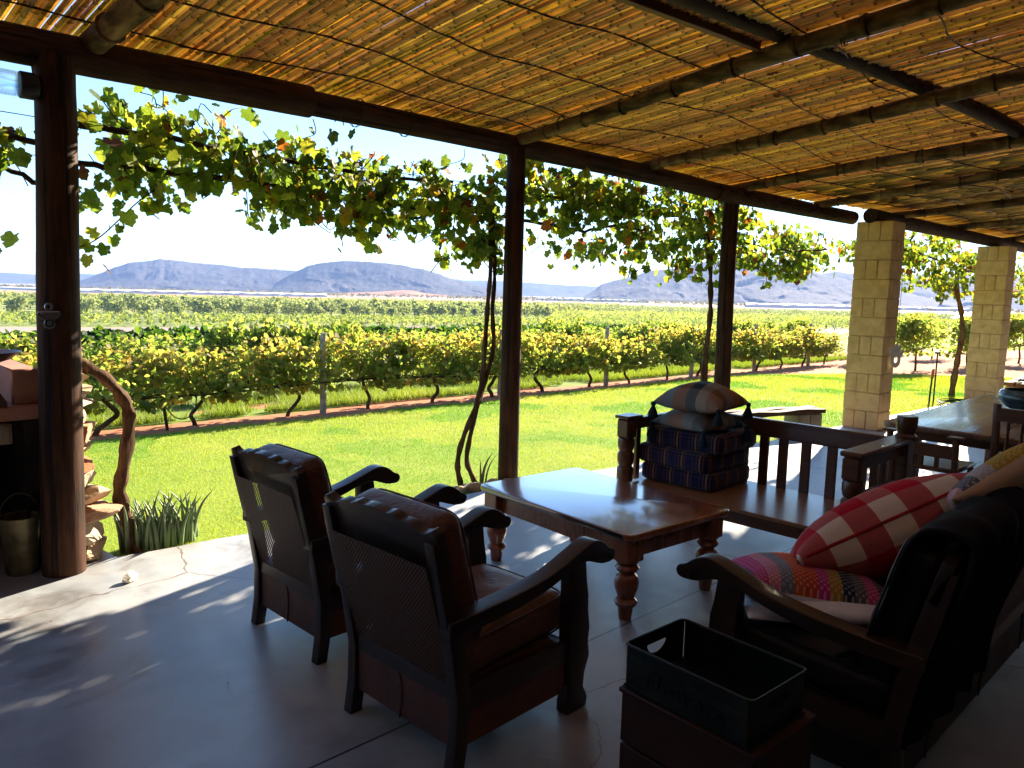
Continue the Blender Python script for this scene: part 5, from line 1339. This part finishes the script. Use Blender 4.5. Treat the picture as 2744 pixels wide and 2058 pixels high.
o = pillow_mesh('white_pillow', .56, .46, .10, M['whitecloth'], None, 20, 0, 21, .06); place(o, (2.66, 1.16, .478), (.7, -.7, 0), (-.05, .1, 1.0)); tag(o, 'crumpled white pillow lying on the settee seat under the knitted one', 'pillow')
# dark throw over the settee back
V = []; F = []; nx, nyy = 24, 22
path = spline([(.92, .455), (.865, .50), (.80, .66), (.755, .83), (.70, .91), (.60, .915), (.555, .87), (.585, .70), (.66, .45), (.68, .25)], 3)
for j, (py, pz) in enumerate(path):
    for i in range(nx + 1):
        x = 2.33 + .74 * i / nx
        V.append((x + .01 * math.sin(j * .6), py + .012 * math.sin(x * 31 + j * .15) + .006 * math.sin(x * 70), pz + .008 * math.sin(x * 23 + j * .5)))
for j in range(len(path) - 1):
    for i in range(nx): a = j * (nx + 1) + i; F.append([a, a + 1, a + nx + 2, a + nx + 1])
mb = MB(); mb.add(V, F); o = mb.build('throw', M['throw'], smooth=True, angle=180); md = o.modifiers.new('thick', 'SOLIDIFY'); md.thickness = .012; tag(o, 'dark throw draped over the left end of the settee back', 'throw')

# wooden crate with the metal tray on top
t = thing('wooden_crate', 'reddish brown wooden crate standing in front of the settee arm', 'crate', (1.77, 1.0, 0), R(-3))
for i in range(3):
    z = .08 + i * .157
    mb = MB(); mb.box((-.135, 0, z), (.018, .41, .150), .003); mb.box((.135, 0, z), (.018, .41, .150), .003); mb.box((0, -.196, z), (.252, .018, .150), .003); mb.box((0, .196, z), (.252, .018, .150), .003); mb.build('side_board', M['cratewood'], t)
mb = MB(); mb.box((0, 0, .468), (.30, .425, .014), .003); mb.build('lid', M['cratewood'], t)
T0 = thing('metal_tray', 'dark galvanised metal tray with cut out handles resting on the wooden crate', 'tray', (1.765, 1.01, .476), R(-3))
w, l, h, th = .262, .395, .122, .004
mb = MB(); mb.box((0, 0, .004), (w, l, .006), .001); mb.box((-w / 2, 0, h / 2), (th, l - .02, h), .001); mb.box((w / 2, 0, h / 2), (th, l - .02, h), .001)
for s in (-1, 1):      # end walls with a half round hand hole
    n = 14; hole = [(.045 * math.cos(a), .094 - .034 * math.sin(a)) for a in np.linspace(0, math.pi, n)]
    V = []; F = []; hx = w / 2 - .004; y = s * (l / 2 - .008)
    outl = [(hx, h), (hx, 0), (-hx, 0), (-hx, h)]
    left = [(x, h) for x, z in hole]
    for yy in (y - th / 2, y + th / 2):
        b = len(V)
        for x, z in hole: V.append((x, yy, z))
        for x, z in hole: V.append((x, yy, .0 + .0))
        for x, z in hole: V.append((x, yy, h))
        for x, z in hole: V.append((x, yy, .094))
        for i in range(n - 1): F.append([b + i, b + i + 1, b + n + i + 1, b + n + i]); F.append([b + 2 * n + i, b + 2 * n + i + 1, b + 3 * n + i + 1, b + 3 * n + i])
        c = len(V); V += [(-hx, yy, 0), (-.045, yy, 0), (-.045, yy, h), (-hx, yy, h), (.045, yy, 0), (hx, yy, 0), (hx, yy, h), (.045, yy, h)]; F += [[c, c + 1, c + 2, c + 3], [c + 4, c + 5, c + 6, c + 7]]
    mb.add(V, F)
mb.build('tray_body', M['tin'], T0, smooth=False)
mb = MB(); e = .018; P = []
for (cx_, cy_, a0) in ((w / 2 - e, l / 2 - e, 0), (-w / 2 + e, l / 2 - e, 90), (-w / 2 + e, -l / 2 + e, 180), (w / 2 - e, -l / 2 + e, 270)):
    for q in range(6): a = R(a0 + 18 * q); P.append((cx_ + e * math.cos(a), cy_ + e * math.sin(a), h))
P.append(P[0]); mb.tube(P, .0042, 6, cap=False); mb.build('rolled_rim', M['tin'], T0)
mb = MB(); mb.box((-w / 2 - .003, 0, .098), (.004, l - .05, .003), .001); mb.box((-w / 2 - .003, 0, .09), (.004, l - .05, .003), .001); mb.box((-w / 2 - .003, 0, .012), (.004, l - .05, .003), .001); mb.build('bead_line', M['tin'], T0)
def text_obj(s, size, ext, mat, parent, mw, name):
    cu = bpy.data.curves.new(name, 'FONT'); cu.body = s; cu.size = size; cu.extrude = ext; cu.align_x = 'CENTER'; cu.align_y = 'CENTER'; cu.shear = .15; cu.space_character = 1.25
    tmp = bpy.data.objects.new(name + '_tmp', cu); COL.objects.link(tmp); dg = bpy.context.evaluated_depsgraph_get(); me = bpy.data.meshes.new_from_object(tmp.evaluated_get(dg)); bpy.data.objects.remove(tmp)
    me.materials.append(mat); o = bpy.data.objects.new(name, me); link(o, parent); o.matrix_local = mw; return o
mw = Matrix(((0, 0, -1, -w / 2 - .004), (-1, 0, 0, 0.0), (0, 1, 0, .052), (0, 0, 0, 1)))
text_obj('Flowers', .062, .002, M['tin'], T0, mw, 'lettering')

# ------------------------------------------------------------------ dining corner
t = thing('dining_table', 'long heavy wooden dining table with rounded corners on the right', 'dining table', (7.3, 1.50, 0)); k = M['dining']
mb = MB(); L, Wd = 2.75, 1.28; r = .09; out = []
for (cx_, cy_, a0) in ((L / 2 - r, Wd / 2 - r, 0), (-L / 2 + r, Wd / 2 - r, 90), (-L / 2 + r, -Wd / 2 + r, 180), (L / 2 - r, -Wd / 2 + r, 270)):
    for q in range(7): a = R(a0 + 15 * q); out.append((cx_ + r * math.cos(a), cy_ + r * math.sin(a)))
mb.prism(out, .622, .66, 'z'); mb.build('tabletop', k, t, bevel=.008)
mb = MB()
for s in (-1, 1): mb.box((0, s * .5, .575), (2.3, .03, .09), .003); mb.box((s * 1.15, 0, .575), (.03, .97, .09), .003)
mb.build('apron', M['benchwood'], t)
for sx in (-1, 1):
    for sy in (-1, 1): mb = MB(); mb.box((sx * 1.12, sy * .48, .31), (.10, .10, .62), .006); mb.build('leg', M['benchwood'], t)
def din_chair(label, loc, rz, h, tops):
    t = thing('dining_chair', label, 'dining chair', loc, rz, 'dining chairs'); k = M['benchwood']; w = .43
    for s in (-1, 1):
        mb = MB(); mb.prism([(-.20, 0), (-.165, 0), (-.165, .40), (-.20, h), (-.235, h), (-.205, .40)], s * w / 2 - .02, s * w / 2 + .02, 'y'); mb.build('rear_leg', k, t, bevel=.005)
        mb = MB(); mb.box((.19, s * w / 2, .19), (.036, .036, .38), .004); mb.build('front_leg', k, t)
    mb = MB(); mb.box((0, 0, .395), (.44, w + .05, .032), .012); mb.build('seat', k, t)
    mb = MB(); mb.box((0, -w / 2, .20), (.36, .02, .025), .003); mb.box((0, w / 2, .20), (.36, .02, .025), .003); mb.box((-.185, 0, .25), (.02, w, .025), .003); mb.build('stretcher', k, t)
    if tops:
        for s in (-1, 1): mb = MB(); mb.box((-.215, s * w / 2, h + .008), (.075, .095, .018), .007); mb.build('post_cap', k, t)
        mb = MB(); mb.box((-.212, 0, h - .10), (.022, w - .03, .09), .004); mb.build('back_rail', k, t)
        for y in (-.1, 0, .1): mb = MB(); mb.box((-.195, y, (h + .30) / 2), (.018, .03, h - .50), .003); mb.build('slat', k, t)
    else:
        mb = MB(); mb.box((-.222, 0, h - .065), (.024, w - .02, .085), .006); mb.box((-.195, 0, .50), (.022, w - .02, .04), .004); mb.build('back_rail', k, t)
        for y in (-.15, -.075, 0, .075, .15):
            mb = MB(); z0, z1 = .52, h - .105; mb.lathe([(.008, 0), (.011, .02), (.008, .04), (.012, (z1 - z0) * .45), (.009, (z1 - z0) * .8), (.013, (z1 - z0) * .86), (.008, z1 - z0)], (-.208, y, z0), 10); mb.build('spindle', k, t)
    return t
din_chair('low backed dining chair with capped posts tucked under the table end', (6.02, 1.80, 0), 0, .625, True)
din_chair('spindle backed dining chair standing before the end of the table', (5.70, 1.06, 0), R(-3), .935, False)
o = MB(); o.lathe([(.0, .004), (.10, .0), (.115, .008), (.18, .05), (.225, .11), (.228, .135), (.205, .175), (.19, .185), (.178, .183), (.20, .14), (.195, .10), (.12, .03), (0, .02)], n=40, cap=False)
o = o.build('pottery_bowl', M['bowl']); o.location = (7.55, 1.55, .66); tag(o, 'large round blue glazed pottery bowl on the dining table', 'bowl')

# ------------------------------------------------------------------ outside benches
def plank(label, c, rz, L, w, zt):
    t = thing('plank_bench', label, 'bench', (c[0], c[1], 0), rz, 'weathered plank benches')
    for s in (-1, 1):
        mb = MB(); n = 14; out = []
        for i in range(n + 1): out.append((-L / 2 + L * i / n, zt + .008 * math.sin(i * 1.3 + s) - .004))
        for i in range(n, -1, -1): out.append((-L / 2 + L * i / n, zt - .062 + .006 * math.sin(i * 1.1 + 2 * s)))
        mb.prism(out, s * w * .26 - w * .235, s * w * .26 + w * .235, 'y'); mb.build('plank', M['old'], t, bevel=.008)
    for x in (-L / 2 + .25, L / 2 - .22):
        mb = MB(); mb.box((x - .1, 0, (zt - .07) / 2 - .05), (.19, w * .8, zt - .07 + .1), .006); mb.box((x + .1, 0, (zt - .07) / 2 - .05), (.19, w * .8, zt - .07 + .1), .006); mb.build('block_leg', M['cement'], t)
plank('weathered plank bench on concrete blocks behind the cushion stack', (7.85, 4.22, 0), R(-17), 2.1, .27, .30)
plank('weathered plank bench on blocks beyond the farther pillar', (15.3, 3.18, 0), R(3), 2.2, .35, .32)
# tap standpipe and coiled hose
t = thing('standpipe', 'thin garden tap standpipe with a green and orange hose nozzle by the farther pillar', 'tap', (13.1, 3.95, -.1))
mb = MB(); mb.tube([(0, 0, -.1), (0, 0, .9)], .012, 8); mb.build('pipe', M['black'], t)
mb = MB(); mb.box((0, 0, .88), (.10, .06, .035), .006); mb.tube(spline([(.04, 0, .88), (.09, 0, .88), (.10, 0, .82)], 4), .010, 8); mb.build('tap', M['black'], t)
mb = MB(); mb.tube(spline([(-.2, 0, 0), (-.18, 0, .3), (-.14, 0, .58), (-.10, 0, .62)], 5), .014, 8); mb.build('hose', M['hosegreen'], t)
mb = MB(); mb.tube([(-.15, 0, .50), (-.13, 0, .62)], .022, 8); mb.build('nozzle', M['orange'], t)
mb = MB(); g = random.Random(2)
for i in range(5):
    rr = .34 + .05 * math.sin(i * 2.1); mb.tube([(rr * 1.5 * math.cos(a), rr * .7 * math.sin(a), .012 + .02 * i + .012 * math.sin(a * 2 + i)) for a in np.linspace(0, 6.283, 36)], .011, 6, cap=False)
o = mb.build('garden_hose', M['hosegreen']); o.location = (13.0, 3.64, .0); o.scale = (.7, .7, .7); tag(o, 'coil of green garden hose on the deck edge behind the dining table', 'hose')
